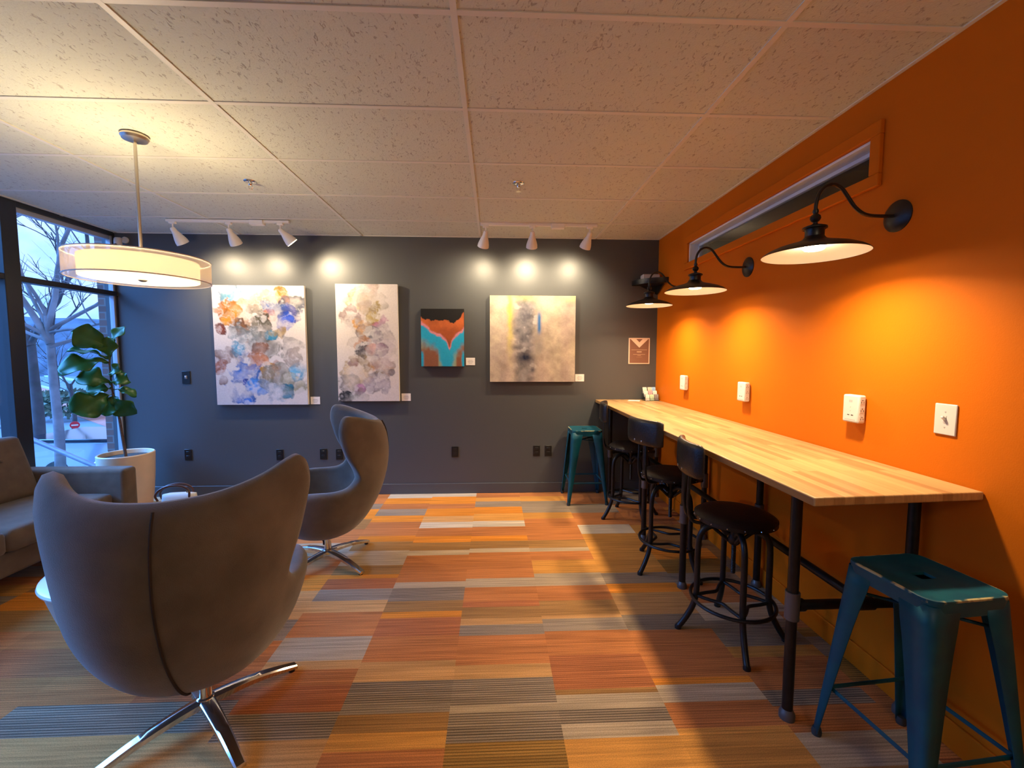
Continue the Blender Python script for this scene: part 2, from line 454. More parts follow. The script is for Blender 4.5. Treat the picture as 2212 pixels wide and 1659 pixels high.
# ------------------------------------------------------------------ room dimensions (metres)
XR, XL, YB, H = 1.757, -3.856, 4.605, 2.7213
YF = -2.6                                   # wall behind the viewer
GX, GY, SX, SY = -.1416, 1.6266, 1.2192, .6096

def struct(o): o['kind'] = 'structure'; return o

# ------------------------------------------------------------------ floor: carpet tiles with printed stripes
PAL = {'R': (.50, .178, .052), 'D': (.43, .142, .048), 'O': (.68, .235, .028), 'Y': (.58, .26, .055), 'T': (.54, .275, .09),
       'B': (.35, .175, .055), 'N': (.35, .18, .042), 'G': (.33, .24, .155), 'L': (.29, .208, .132), 'E': (.46, .335, .20), 'W': (.58, .47, .33)}
GROOVE = {'R': .30, 'D': .35, 'O': .18, 'Y': .12, 'T': .1, 'B': .3, 'N': .6, 'G': .5, 'L': .75, 'E': .2, 'W': .3}
STR = {
-2: [(4.58, None), (4.46, 'W'), (4.29, 'O'), (4.14, 'R'), (3.97, 'G'), (3.82, 'O'), (3.69, 'R'), (3.52, 'R'), (3.41, 'O'), (3.25, 'B'), (3.18, 'E'), (3.02, 'E'), (2.89, 'B'), (2.84, 'O'), (2.71, 'D'), (2.58, 'G'), (2.46, 'T'), (2.24, 'R'), (2.06, 'E'), (2.0, 'T'), (1.9, 'R'), (1.75, 'D'), (1.62, 'L'), (1.45, 'T'), (1.3, 'R')],
-1: [(4.62, None), (4.49, 'W'), (4.27, 'O'), (4.14, 'R'), (3.94, 'O'), (3.8, 'T'), (3.67, 'W'), (3.5, 'R'), (3.38, 'O'), (3.24, 'B'), (3.16, 'E'), (3.04, 'R'), (2.78, 'R'), (2.71, 'E'), (2.56, 'L'), (2.45, 'B'), (2.39, 'O'), (2.23, 'D'), (2.04, 'R'), (1.91, 'T'), (1.78, 'L'), (1.73, 'G'), (1.64, 'B'), (1.56, 'Y'), (1.46, 'R')],
0: [(4.65, None), (4.45, 'R'), (4.33, 'Y'), (4.17, 'G'), (3.99, 'O'), (3.81, 'Y'), (3.68, 'W'), (3.49, 'R'), (3.39, 'O'), (3.26, 'B'), (3.19, 'E'), (3.07, 'R'), (2.81, 'R'), (2.7, 'E'), (2.54, 'R'), (2.48, 'D'), (2.37, 'B'), (2.31, 'T'), (2.22, 'G'), (2.14, 'R'), (2.0, 'R'), (1.91, 'T'), (1.76, 'L'), (1.72, 'E'), (1.58, 'L'), (1.45, 'N')],
1: [(4.63, None), (4.47, 'R'), (4.32, 'Y'), (4.16, 'G'), (4.0, 'G'), (3.85, 'Y'), (3.66, 'R'), (3.39, 'R'), (3.25, 'B'), (3.19, 'E'), (3.05, 'R'), (2.86, 'Y'), (2.7, 'E'), (2.53, 'R'), (2.38, 'B'), (2.35, 'T'), (2.24, 'G'), (2.05, 'R'), (1.83, 'D'), (1.8, 'B'), (1.72, 'E'), (1.65, 'L'), (1.58, 'E'), (1.43, 'Y')],
2: [(4.61, None), (4.22, 'R'), (3.98, 'G'), (3.69, 'R'), (3.5, 'W'), (3.04, 'Y'), (2.85, 'Y'), (2.71, 'G'), (2.6, 'O'), (2.37, 'T'), (2.23, 'L'), (1.88, 'R'), (1.84, 'O'), (1.74, 'E'), (1.61, 'R'), (1.48, 'Y')],
3: [(4.6, None), (4.2, 'G'), (3.96, 'R'), (3.67, 'R'), (3.49, 'Y'), (3.2, 'B'), (3.03, 'O'), (2.83, 'N'), (2.69, 'G'), (2.47, 'R'), (2.3, 'E'), (2.08, 'L'), (2.0, 'Y'), (1.79, 'R')],
-3: [(4.6, None), (4.3, 'R'), (4.15, 'G'), (3.9, 'O'), (3.67, 'B'), (3.4, 'R'), (3.18, 'E'), (2.9, 'R'), (2.7, 'O'), (2.4, 'T'), (2.22, 'G'), (2.0, 'R'), (1.83, 'D'), (1.67, 'L'), (1.45, 'T'), (1.25, 'R')],
-4: [(4.6, None), (4.15, 'O'), (3.67, 'B'), (3.18, 'R'), (2.9, 'G'), (2.7, 'E'), (2.5, 'R'), (2.22, 'B'), (2.0, 'D'), (1.83, 'R'), (1.67, 'L'), (1.45, 'T'), (1.25, 'R')],
-5: [(4.6, None), (4.1, 'R'), (3.67, 'G'), (3.18, 'T'), (2.95, 'L'), (2.7, 'B'), (2.5, 'O'), (2.35, 'B'), (2.2, 'R'), (2.0, 'D'), (1.76, 'R'), (1.6, 'G')],
-6: [(4.6, None), (4.1, 'G'), (3.67, 'R'), (3.3, 'L'), (2.95, 'G'), (2.75, 'B'), (2.55, 'O'), (2.35, 'B'), (2.1, 'R'), (1.9, 'O')],
}
def make_floor():
    verts, faces, cols = [], [], []
    def rect(x0, x1, y0, y1, c, g):
        n = len(verts)
        verts.extend([(x0, y0, 0), (x1, y0, 0), (x1, y1, 0), (x0, y1, 0)])
        faces.append((n, n+1, n+2, n+3)); cols.append((*c, g))
    rnd = random.Random(5)
    keys = 'RRDOYTBNGLEE'
    for k in range(-9, 5):
        x0 = -.19+.4625*k; x1 = x0+.4625
        x0 = max(x0, XL-.2); x1 = min(x1, XR)
        if x1 <= x0: continue
        st = STR.get(k)
        y = YB
        if st:
            for (yb, c) in st[1:]:
                yb = min(yb, y)
                if yb < y:
                    ns = 2 if y-yb > .09 else 1
                    for q in range(ns):
                        f = rnd.uniform(.9, 1.1)
                        ya = y-(y-yb)*q/ns; yc = y-(y-yb)*(q+1)/ns
                        rect(x0, x1, yc, ya, tuple(v*f for v in PAL[c]), GROOVE[c])
                y = yb
        while y > YF:
            yb = max(YF, y-rnd.uniform(.05, .2)); c = rnd.choice(keys)
            rect(x0, x1, yb, y, PAL[c], GROOVE[c]); y = yb
    me = bpy.data.meshes.new('floor'); me.from_pydata(verts, [], faces)
    ca = me.color_attributes.new('Col', 'FLOAT_COLOR', 'CORNER')
    buf = []
    for c in cols: buf += list(c)*4
    ca.data.foreach_set('color', buf)
    me.materials.append(carpet_mat())
    struct(link(bpy.data.objects.new('floor', me)))
make_floor()

# ------------------------------------------------------------------ ceiling
c = MB(); c.box(XL-.15, XR+.4, YF, YB+.1, H+.004, H+.08)
ceil = struct(c.build('ceiling', ceiling_mat(), smooth=False))
g = MB(); w = .012
k = GX-4*SX
while k < XR:
    if k > XL: g.box(k-w, k+w, YF, YB, H-.001, H+.006)
    k += SX
j = GY-7*SY
while j < YB-.02:
    if j > YF: g.box(XL, XR, j-w, j+w, H-.0005, H+.0055)
    j += SY
g.box(XL, XR, YB-.02, YB, H-.001, H+.006); g.box(XR-.018, XR, YF, YB, H-.001, H+.006)
g.build('ceiling_grid', M['tbar'], ceil, smooth=False)

# ------------------------------------------------------------------ walls
struct(MB().box(XL-.1, XR+.12, YB, YB+.12, -.05, H+.05).build('wall_back', M['wall_dark'], smooth=False))
TY0, TY1, TZ0, TZ1 = 1.99, 3.875, 2.332, 2.505       # transom opening
wr = MB()
wr.box(XR, XR+.12, YF, TY0, -.05, H+.05).box(XR, XR+.12, TY1, YB, -.05, H+.05)
wr.box(XR, XR+.12, TY0, TY1, -.05, TZ0).box(XR, XR+.12, TY0, TY1, TZ1, H+.05)
struct(wr.build('wall_right', M['wall_orange'], smooth=False))
struct(MB().box(XL-.2, XR+.12, YF-.1, YF, -.05, H+.05).build('wall_front', M['wall_beige'], smooth=False))
struct(MB().box(XL, XR, YB-.012, YB, 0, .112).build('baseboard_back', M['base_dark'], bevel=.004))
struct(MB().box(XR-.012, XR, YF, YB-.012, 0, .112).build('baseboard_right', M['wall_orange'], bevel=.004))

# transom window in the orange wall
tw = bpy.data.objects.new('window_2', None); link(tw); struct(tw)
cs = MB(); cw = .062
a0, a1, b0, b1 = TY0-cw+.01, TY1+cw, TZ0-cw+.005, TZ1+cw
for (y0, y1, z0, z1) in ((a0, a1, TZ1, b1), (a0, a1, b0, TZ0), (a0, TY0, TZ0, TZ1), (TY1, a1, TZ0, TZ1)):
    cs.box(XR-.022, XR, y0, y1, z0, z1)
cs.build('casing', M['wall_orange'], tw, bevel=.004)
jb = MB()
jb.box(XR-.004, XR+.115, TY0+.001, TY1-.001, TZ1-.014, TZ1-.001).box(XR-.004, XR+.115, TY0+.001, TY1-.001, TZ0+.001, TZ0+.006)
jb.box(XR-.004, XR+.115, TY1-.016, TY1-.001, TZ0, TZ1).box(XR-.004, XR+.115, TY0+.001, TY0+.012, TZ0, TZ1)
jb.box(XR+.07, XR+.095, TY0, TY1, TZ1-.034, TZ1-.014).box(XR+.07, XR+.095, TY1-.034, TY1-.016, TZ0, TZ1)
jb.build('frame', M['frame_white'], tw, bevel=.002)
MB().box(XR+.08, XR+.085, TY0, TY1, TZ0, TZ1).build('pane', M['glass'], tw, smooth=False)
# dim room beyond the transom
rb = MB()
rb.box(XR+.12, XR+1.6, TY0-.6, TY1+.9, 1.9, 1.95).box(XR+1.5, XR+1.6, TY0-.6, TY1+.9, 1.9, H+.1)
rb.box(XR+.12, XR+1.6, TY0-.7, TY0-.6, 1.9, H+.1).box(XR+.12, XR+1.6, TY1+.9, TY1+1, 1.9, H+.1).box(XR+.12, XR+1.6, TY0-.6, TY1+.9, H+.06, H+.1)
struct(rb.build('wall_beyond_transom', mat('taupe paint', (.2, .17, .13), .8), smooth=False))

fill_beyond = (XR+.7, 4.4, 2.5)  # where the added fill lamp hangs
# ------------------------------------------------------------------ window wall on the left (storefront glazing)
def make_window():
    top, tr0, tr1, sill = H-.03, 2.088, 2.135, .10
    mull = [3.64, 2.3, .95]
    YG = .35
    win = bpy.data.objects.new('window_1', None); link(win); struct(win)
    f = MB()
    f.box(XL-.06, XL+.03, YG, YB, H-.035, H+.04)
    f.box(XL-.06, XL+.03, YG, YB, tr0, tr1)
    f.box(XL-.06, XL+.03, YG, YB, -.05, sill)
    for y in mull: f.box(XL-.09, XL+.035, y-.06, y+.06, 0, H)
    f.box(XL-.06, XL+.02, YB-.012, YB, 0, H)
    f.build('frame', M['frame_black'], win, bevel=.004)
    j = MB(); j.box(XL-.035, XL+.012, 4.572, YB-.012, 0, H-.035); j.box(XL-.05, XL+.005, 3.7, 4.572, H-.075, H-.035)
    j.build('jamb', mat('aluminium jamb', (.42, .46, .52), .4, metal=.3), win, bevel=.003)
    p = MB(); p.box(XL-.02, XL-.014, YG, YB-.012, sill, tr0).box(XL-.02, XL-.014, YG, YB-.012, tr1, H-.036)
    p.build('pane', M['glass'], win, smooth=False)
make_window()
struct(MB().box(XL-.12, XL, YF, .35, -.05, H+.05).build('wall_left', M['wall_beige'], smooth=False))

# ------------------------------------------------------------------ paintings
def fnoise(h, w, cell, seed, octv=4):
    r = np.random.RandomState(seed); out = np.zeros((h, w)); amp = 1; tot = 0
    for o in range(octv):
        c = max(2.0, cell/2**o); gh, gw = int(h/c)+3, int(w/c)+3
        G = r.rand(gh, gw)
        y = np.arange(h)/c; x = np.arange(w)/c
        yi = y.astype(int); xi = x.astype(int); fy = (y-yi)[:, None]; fx = (x-xi)[None, :]
        fy = fy*fy*(3-2*fy); fx = fx*fx*(3-2*fx)
        A = G[np.ix_(yi, xi)]; B = G[np.ix_(yi, xi+1)]; C_ = G[np.ix_(yi+1, xi)]; D = G[np.ix_(yi+1, xi+1)]
        out += amp*((A*(1-fx)+B*fx)*(1-fy)+(C_*(1-fx)+D*fx)*fy); tot += amp; amp *= .55
    return out/tot
def sstep(a, b, x):
    t = np.clip((x-a)/(b-a), 0, 1); return t*t*(3-2*t)
def lin(c): return np.array([((v/255+.055)/1.055)**2.4 if v > 10 else v/255/12.92 for v in c])

def blobs_painting(h, w, bg, blobs, seed, asp):
    """blobs: (u, v, r, (rgb), strength) in canvas units, u right, v down (0..1 of width / height)"""
    img = np.ones((h, w, 3))*lin(bg)
    v, u = np.mgrid[0:h, 0:w]; u = u/(w-1); v = v/(h-1)
    for i, (bu, bv, br, c, st) in enumerate(blobs):
        s = seed+i*7
        n1 = fnoise(h, w, 26, s, 6); n2 = fnoise(h, w, 20, s+1, 5); n3 = fnoise(h, w, 24, s+2, 5)
        br = br*1.27
        d = np.hypot(u-bu, (v-bv)*asp) + (n1-.5)*br*2.6
        m = 1-sstep(br*.84, br*1.0, d)
        veil = np.clip(.70+2.2*(n3-.46), .15, 1)
        edge = np.exp(-((d-br*.82)/(br*.13))**2)*.55
        cc = lin(c); cc = cc*.72; cc = np.clip(cc+(cc-cc.mean())*.45, .004, 1)
        tone = cc[None, None, :]*(.10+1.75*n2[..., None])
        tone = tone*(1-edge[..., None]*.5)
        rid = np.exp(-((n2-.55)/.02)**2)*.6
        white = np.clip(rid*.75+sstep(.60, .68, n3)*.6, 0, .85)[..., None]
        tone = tone*(1-white)+lin((214, 208, 208))*white
        a = (m*min(1, st*1.05)*veil)[..., None]
        img = img*(1-a)+tone*a
    return np.clip(img, 0, 1)

def canvas(name, label, x0, x1, z0, z1, img, depth=.038, tilt=.0, edge=(.78, .74, .68)):
    h, w = img.shape[:2]
    yf = YB-depth
    bm_v = []; faces = []; cols = []
    for i in range(h):
        t = i/(h-1); z = z1+(z0-z1)*t; yy = yf-.002-tilt*(1-t)
        for jx in range(w):
            bm_v.append((x0+(x1-x0)*jx/(w-1), yy, z)); cols.append((*img[i, jx], 1))
    for i in range(h-1):
        for jx in range(w-1):
            a = i*w+jx; faces.append((a, a+w, a+w+1, a+1))
    n = len(bm_v)
    back = [(x0, yf+depth-.006-tilt, z1), (x1, yf+depth-.006-tilt, z1), (x1, YB-.0005, z0), (x0, YB-.0005, z0)]
    fr = [(x0, yf-tilt, z1), (x1, yf-tilt, z1), (x1, yf, z0), (x0, yf, z0)]
    bm_v += back+fr; cols += [(*edge, 1)]*8
    B = [n, n+1, n+2, n+3]; F = [n+4, n+5, n+6, n+7]
    for q in range(4): faces.append((F[q], F[(q+1) % 4], B[(q+1) % 4], B[q]))
    faces.append((B[0], B[1], B[2], B[3]))
    me = bpy.data.meshes.new(name); me.from_pydata(bm_v, [], faces)
    ca = me.color_attributes.new('Col', 'FLOAT_COLOR', 'POINT')
    ca.data.foreach_set('color', [q for c_ in cols for q in c_])
    me.materials.append(M['paint_face'])
    me.polygons.foreach_set('use_smooth', [False]*len(me.polygons))
    bmx = bmesh.new(); bmx.from_mesh(me); bmesh.ops.recalc_face_normals(bmx, faces=bmx.faces[:]); bmx.to_mesh(me); bmx.free()
    return tag(link(bpy.data.objects.new(name, me)), label, 'painting')

def art1():
    B = [(.20, .11, .105, (120, 150, 185), .9), (.20, .09, .06, (95, 150, 165), .6), (.17, .2, .10, (176, 120, 66), .95), (.28, .27, .13, (190, 140, 84), .9),
         (.31, .36, .09, (120, 84, 62), .9), (.11, .385, .06, (124, 70, 50), .95), (.53, .15, .11, (150, 140, 128), .8), (.72, .06, .075, (214, 150, 60), .95),
         (.76, .10, .05, (205, 135, 50), .8), (.88, .16, .09, (92, 96, 112), .9), (.72, .2, .13, (110, 135, 190), .85), (.86, .235, .085, (48, 72, 170), 1.0),
         (.80, .3, .08, (70, 100, 190), .85), (.62, .24, .06, (196, 110, 80), .7), (.5, .39, .12, (84, 80, 66), .95), (.56, .47, .1, (112, 112, 104), .9), (.33, .46, .13, (140, 150, 155), .75),
         (.27, .53, .07, (110, 165, 195), .8), (.63, .41, .05, (90, 150, 180), .9), (.73, .37, .08, (214, 180, 120), .8), (.44, .55, .13, (160, 120, 100), .9), (.5, .6, .08, (186, 130, 100), .7),
         (.42, .66, .09, (168, 128, 112), .8), (.86, .5, .10, (100, 96, 98), .9), (.83, .6, .08, (150, 140, 135), .7), (.13, .62, .12, (140, 112, 100), .9), (.08, .68, .06, (168, 110, 92), .8),
         (.36, .79, .16, (84, 118, 180), .95), (.33, .8, .06, (40, 78, 150), .9), (.46, .85, .08, (100, 140, 195), .8), (.6, .73, .08, (206, 160, 90), .9), (.66, .68, .06, (190, 120, 60), .7),
         (.72, .8, .14, (150, 150, 142), .85), (.88, .72, .07, (110, 165, 200), .85), (.84, .8, .09, (180, 176, 150), .8), (.78, .88, .07, (84, 150, 180), .9), (.66, .91, .09, (180, 186, 196), .7), (.07, .79, .04, (130, 90, 75), .8)]
    return blobs_painting(188, 142, (206, 197, 192), B, 11, 1.33)
def art2():
    B = [(.5, .03, .09, (200, 140, 170), .7), (.4, .12, .2, (206, 190, 160), .7), (.55, .09, .12, (214, 190, 190), .6), (.62, .16, .16, (170, 160, 150), .6),
         (.23, .26, .13, (150, 128, 130), .75), (.3, .3, .15, (200, 190, 186), .6), (.68, .28, .13, (160, 140, 90), .8), (.45, .22, .14, (214, 196, 196), .6), (.52, .36, .12, (206, 160, 110), .8),
         (.68, .37, .12, (176, 130, 160), .7), (.4, .4, .1, (130, 120, 122), .75), (.63, .43, .11, (110, 112, 120), .8), (.45, .48, .12, (200, 146, 110), .75), (.78, .48, .15, (206, 196, 204), .6),
         (.3, .5, .1, (170, 160, 160), .6), (.45, .56, .10, (62, 62, 72), .9), (.53, .58, .1, (90, 84, 90), .85), (.7, .56, .08, (100, 62, 92), .85), (.56, .54, .08, (190, 120, 80), .7),
         (.4, .64, .13, (150, 130, 100), .8), (.27, .66, .08, (130, 80, 95), .8), (.6, .67, .13, (150, 120, 90), .85), (.5, .71, .09, (58, 48, 72), .9), (.73, .72, .12, (170, 140, 120), .8), (.83, .73, .09, (190, 160, 130), .8),
         (.9, .75, .04, (62, 56, 62), .85), (.66, .76, .08, (92, 88, 84), .8), (.33, .79, .19, (200, 180, 150), .75), (.6, .83, .16, (170, 164, 172), .8), (.5, .87, .12, (196, 184, 196), .6),
         (.2, .86, .13, (120, 118, 118), .8), (.33, .9, .09, (190, 150, 180), .85), (.37, .9, .05, (120, 104, 84), .8), (.13, .97, .09, (52, 52, 54), .95), (.3, .97, .1, (180, 180, 176), .6), (.8, .6, .2, (214, 204, 212), .5)]
    return blobs_painting(190, 98, (206, 196, 192), B, 301, 1.94)
def art3():
    h, w = 128, 96
    v, u = np.mgrid[0:h, 0:w]; u = u/(w-1); v = v/(h-1)
    n1 = fnoise(h, w, 14, 3, 5); n2 = fnoise(h, w, 30, 4); n3 = fnoise(h, w, 8, 5)
    img = np.zeros((h, w, 3))
    cop = lin((150, 72, 34))[None, None]*(.6+.9*n2[..., None]); cop = cop + lin((200, 110, 50))*(np.exp(-((v-.24)/.1)**2)*.35*n1)[..., None]
    img[:] = cop
    d = np.clip(np.abs(u-.66), 0, 1)
    e1 = .58-.30*np.abs(u-.66)/.66*(u < .66)-.68*np.abs(u-.66)*(u > .66)+.10*np.exp(-((u-.66)/.05)**2)+(n1-.5)*.12
    e1 = np.where(u < .2, e1-.02, e1)
    pink = np.exp(-((v-e1)/.025)**2)
    lower = sstep(0, .02, v-e1-.012)
    stre = fnoise(h, w, 10, 9, 2); stre = np.repeat(stre[64:65, :], h, 0)
    blue = lin((30, 150, 190))[None, None]*np.ones((h, w, 1)); sage = lin((140, 150, 125))[None, None]; brown = lin((128, 80, 58))[None, None]
    k = sstep(.15, .4, v-e1+(n1-.5)*.25-.05)*sstep(.09, .2, np.abs(u-.6)+(n1-.5)*.12)
    low = blue*(1-k[..., None])+sage*k[..., None]
    k2 = sstep(.25, .42, v-e1+(n2-.5)*.3)*sstep(.14, .24, np.abs(u-.6)+(stre-.5)*.2)
    low = low*(1-k2[..., None])+brown*k2[..., None]
    k3 = sstep(.7, .8, v+(n1-.5)*.1)*(sstep(.93, .97, u+(n3-.5)*.05)+sstep(.08, .03, u))
    low = low*(1-np.clip(k3, 0, 1)[..., None])+blue*np.clip(k3, 0, 1)[..., None]
    img = img*(1-lower[..., None])+low*lower[..., None]
    img = img*(1-.75*pink[..., None])+lin((206, 140, 160))*.75*pink[..., None]
    e0 = .15+.05*np.sin(u*3)+.04*(u > .55)*(1-np.abs(u-.75)*4).clip(0, 1)+(n3-.5)*.09-.12*sstep(.85, 1, u)
    blk = 1-sstep(0, .015, v-e0)
    img = img*(1-blk[..., None])+lin((18, 15, 15))*blk[..., None]
    return np.clip(img, 0, 1)
def art4():
    h, w = 150, 150
    v, u = np.mgrid[0:h, 0:w]; u = u/(w-1); v = v/(h-1)
    n1 = fnoise(h, w, 12, 21, 5); n2 = fnoise(h, w, 50, 22); n3 = fnoise(h, w, 20, 23, 5)
    st = fnoise(h, w, 9, 24, 3); st = .6*np.repeat(st[:1], h, 0)+.4*n1
    a = lin((196, 176, 156)); b = lin((186, 160, 164)); c_ = lin((196, 188, 158))
    t = n2[..., None]; s = st[..., None]
    img = a*(1-t)+b*t; img = img*(1-.6*s)+c_*.6*s
    img *= (.55+.9*(.5*n3+.5*n1))[..., None]
    yel = np.exp(-((u-.235-(n1-.5)*.06)/.035)**2)*sstep(.95, .2, v)*.75
    img = img*(1-yel[..., None])+lin((214, 196, 100))*yel[..., None]
    g_ = np.exp(-(np.abs(u-.41-(n3-.5)*.1)/.125)**4)*(.95-.2*sstep(.5, .7, v))
    gt = lin((138, 130, 130))[None, None]*(.35+1.35*n1[..., None])
    gt = gt*(1-sstep(.57, .66, n3)[..., None]*.6)+lin((205, 198, 196))*.6*sstep(.57, .66, n3)[..., None]
    img = img*(1-g_[..., None])+gt*g_[..., None]
    dk = (np.exp(-(((u-.40)/.07)**2+((v-.24)/.06)**2))+np.exp(-(((u-.40)/.1)**2+((v-.72)/.07)**2))+.8*np.exp(-(((u-.5)/.025)**2+((v-.86)/.03)**2))+.6*np.exp(-(((u-.3)/.05)**2+((v-.6)/.03)**2)))*n3*1.3
    dk = np.clip(dk, 0, .8)[..., None]; img = img*(1-dk)+lin((74, 70, 76))*dk
    bl = (np.exp(-((u-.575)/.022)**2)*sstep(.15, .25, v)*sstep(.48, .38, v)*.9)[..., None]
    img = img*(1-bl)+lin((90, 120, 168))*bl
    b2 = (np.exp(-((u-.575)/.05)**2)*sstep(.4, .5, v)*sstep(.75, .6, v)*.6*n1)[..., None]
    img = img*(1-b2)+lin((110, 114, 124))*b2
    y2 = (np.exp(-((v-.02)/.05)**2)*n2*.7)[..., None]; img = img*(1-y2)+lin((214, 206, 140))*y2
    mu_ = img.mean((0, 1)); img = (img-mu_)*1.35+mu_
    return np.clip(img*.76, 0, 1)
canvas('painting', 'large white canvas of blue, brown and orange cloud-like blotches', -2.868, -1.945, .978, 2.203, art1(), tilt=.012)
canvas('painting', 'tall narrow white canvas with a column of pink and grey blossoms', -1.630, -.998, 1.012, 2.226, art2(), tilt=.012)
canvas('painting', 'small copper, black and turquoise canvas', -.762, -.314, 1.379, 1.979, art3(), depth=.04, edge=(.012, .01, .012))
canvas('painting', 'square grey and pale yellow abstract canvas', -.043, .862, 1.215, 2.121, art4(), depth=.042, edge=(.5, .42, .36))

def placard(x, z, label, w=.096, h=.079):
    t = thing('name_card', label, 'card', (x, YB+.0005, z), group='cards beside the paintings')
    MB().box(-w/2, w/2, -.004, 0, 0, h).build('card_sheet', M['card'], t, smooth=False)
    b = MB()
    for i, ww in enumerate((.022, .030, .026, .018)):
        b.box(-ww, ww, -.0046, -.004, h*.66-i*.011-.002, h*.66-i*.011+.002)
    b.build('text', M['grey_text'], t, smooth=False)
placard(-1.884, .977, 'small white card low beside the large blue and brown canvas')
placard(-.934, 1.010, 'small white card low beside the tall blossom canvas')
placard(-.250, 1.390, 'small white card beside the copper and turquoise canvas')
placard(.923, 1.215, 'small white card beside the square grey canvas')

# notice near the corner
t = thing('wall_notice', 'brown notice with a cream chevron near the orange corner', 'sign', (1.565, YB, 1.405))
w, h = .229, .279
MB().box(-w/2, w/2, -.008, 0, 0, h).build('backing', M['sign_cream'], t, smooth=False)
MB().box(-w/2+.011, w/2-.011, -.0095, -.0075, .010, h-.011).build('panel', M['sign_brown'], t, smooth=False)
y = -.0112
cv = MB()
cv.prism([(-.096, y, h-.012), (0, y, h-.104), (.096, y, h-.012), (.035, y, h-.012), (0, y, h-.047), (-.035, y, h-.012)], (0, .002, 0))
cv.build('chevron', M['sign_cream'], t, smooth=False)
b = MB()
for (hw, z0, z1) in ((.085, .149, .153), (.026, .124, .136), (.065, .100, .104), (.019, .089, .093), (.03, .072, .0735)):
    b.box(-hw, hw, y, -.0092, z0, z1)
b.build('text', mat('faded cream print', (.5, .34, .22), .6), t, smooth=False)

# ------------------------------------------------------------------ outlets and switches on the dark wall
def outlet(x, z, label, rocker=False):
    t = thing('wall_outlet', label, 'outlet', (x, YB, z), group='black outlets low on the dark wall')
    MB().box(-.037, .037, -.007, 0, 0, .117).build('cover_plate', M['black_plastic'], t, bevel=.003)
    for zz in (.036, .081):
        rc = MB().box(-.017, .017, -.0095, -.006, zz-.014, zz+.014).build('receptacle', M['black_plastic'], t, bevel=.004)
        for xx in (-.00575, .00575):
            MB().box(xx-.00125, xx+.00125, -.0098, -.009, zz-.004, zz+.006).build('slot', M['slot'], rc, smooth=False)
    MB().lathe([(0, -.0078), (.0025, -.0076), (.003, -.0065)], 10, (0, 0, .0585), 'Y').build('screw', M['slot'], t)
outlet(-3.213, .388, 'black outlet on the dark wall near the white planter')
outlet(-2.270, .380, 'black outlet under the large blue and brown canvas')
outlet(-1.816, .385, 'left of the two black outlets beside the far winged armchair')
outlet(-1.648, .382, 'right of two black outlets, half hidden by the far winged armchair')
outlet(-.421, .399, 'lone black outlet under the copper and turquoise canvas')
outlet(.461, .402, 'left black outlet of the pair beside the far teal stool')
outlet(.588, .402, 'right black outlet of the pair, nearer the far teal stool')
t = thing('wall_switch', 'black switch plate with a pale toggle on the dark wall', 'switch', (-3.193, YB, 1.195))
MB().box(-.042, .042, -.007, 0, 0, .132).build('cover_plate', M['black_plastic'], t, bevel=.003)
MB().box(-.012, .012, -.014, -.006, .05, .085).build('toggle', mat('grey toggle', (.2, .2, .22), .25), t, bevel=.003)
MB().box(-.006, .006, -.02, -.013, .066, .08).build('toggle_lever', M['white_plastic'], t, bevel=.002)

# security camera in the far corner
t = thing('security_camera', 'small white wall camera in the ceiling corner above the window', 'camera', (-3.72, YB, 2.60))
MB().lathe([(0, 0), (.032, 0), (.032, -.015), (0, -.015)], 20, (0, 0, .05), 'Y').build('mount', M['white_plastic'], t)
MB().tube([(-.02, -.012, .055), (-.02, -.05, .055)], .012, 10).build('neck', M['white_plastic'], t)
MB().lathe([(0, .06), (.022, .058), (.031, .045), (.033, .02), (.033, -.05), (.030, -.058), (0, -.058)], 24, (-.02, -.07, .0)).build('camera_body', M['white_plastic'], t)
MB().lathe([(0, -.012), (.016, -.010), (.02, 0), (0, 0)], 20, (-.02, -.102, -.025), 'Y').build('lens', M['black_plastic'], t)

# corner shelf with a white box
t = thing('corner_shelf', 'black corner shelf high where the dark and orange walls meet', 'shelf', (XR, YB, 2.235))
b = MB(); R = .285
b.prism([(0, 0, 0)]+[(-R*math.cos(math.radians(a)), -R*math.sin(math.radians(a)), 0) for a in range(0, 91, 6)], (0, 0, .022))
b.build('shelf_board', M['black_plastic'], t, bevel=.004)
lp = MB()
lp.prism([(-R*math.cos(math.radians(a)), -R*math.sin(math.radians(a)), .0) for a in range(0, 91, 6)]+[(-(R-.012)*math.cos(math.radians(a)), -(R-.012)*math.sin(math.radians(a)), .0) for a in range(90, -1, -6)], (0, 0, .05))
lp.build('shelf_lip', M['black_plastic'], t)
br = MB(); br.prism([(-.01, -.02, 0), (-.01, -.2, 0), (-.01, -.02, -.09)], (-.012, 0, 0)); br.prism([(-.02, -.01, 0), (-.2, -.01, 0), (-.02, -.01, -.09)], (0, -.012, 0))
br.build('bracket', M['black_plastic'], t)
t = thing('speaker', 'white box-shaped speaker lying on the black corner shelf', 'speaker', (XR-.112, YB-.078, 2.2575), rz=math.radians(-4))
MB().box(-.095, .085, -.05, .05, 0, .085).build('speaker_body', M['grey_box'], t, bevel=.014, seg=3)
MB().box(-.085, .075, -.0525, -.049, .008, .077).build('grille', mat('pale grille', (.6, .57, .57), .7, bump=.4, bscale=500), t)

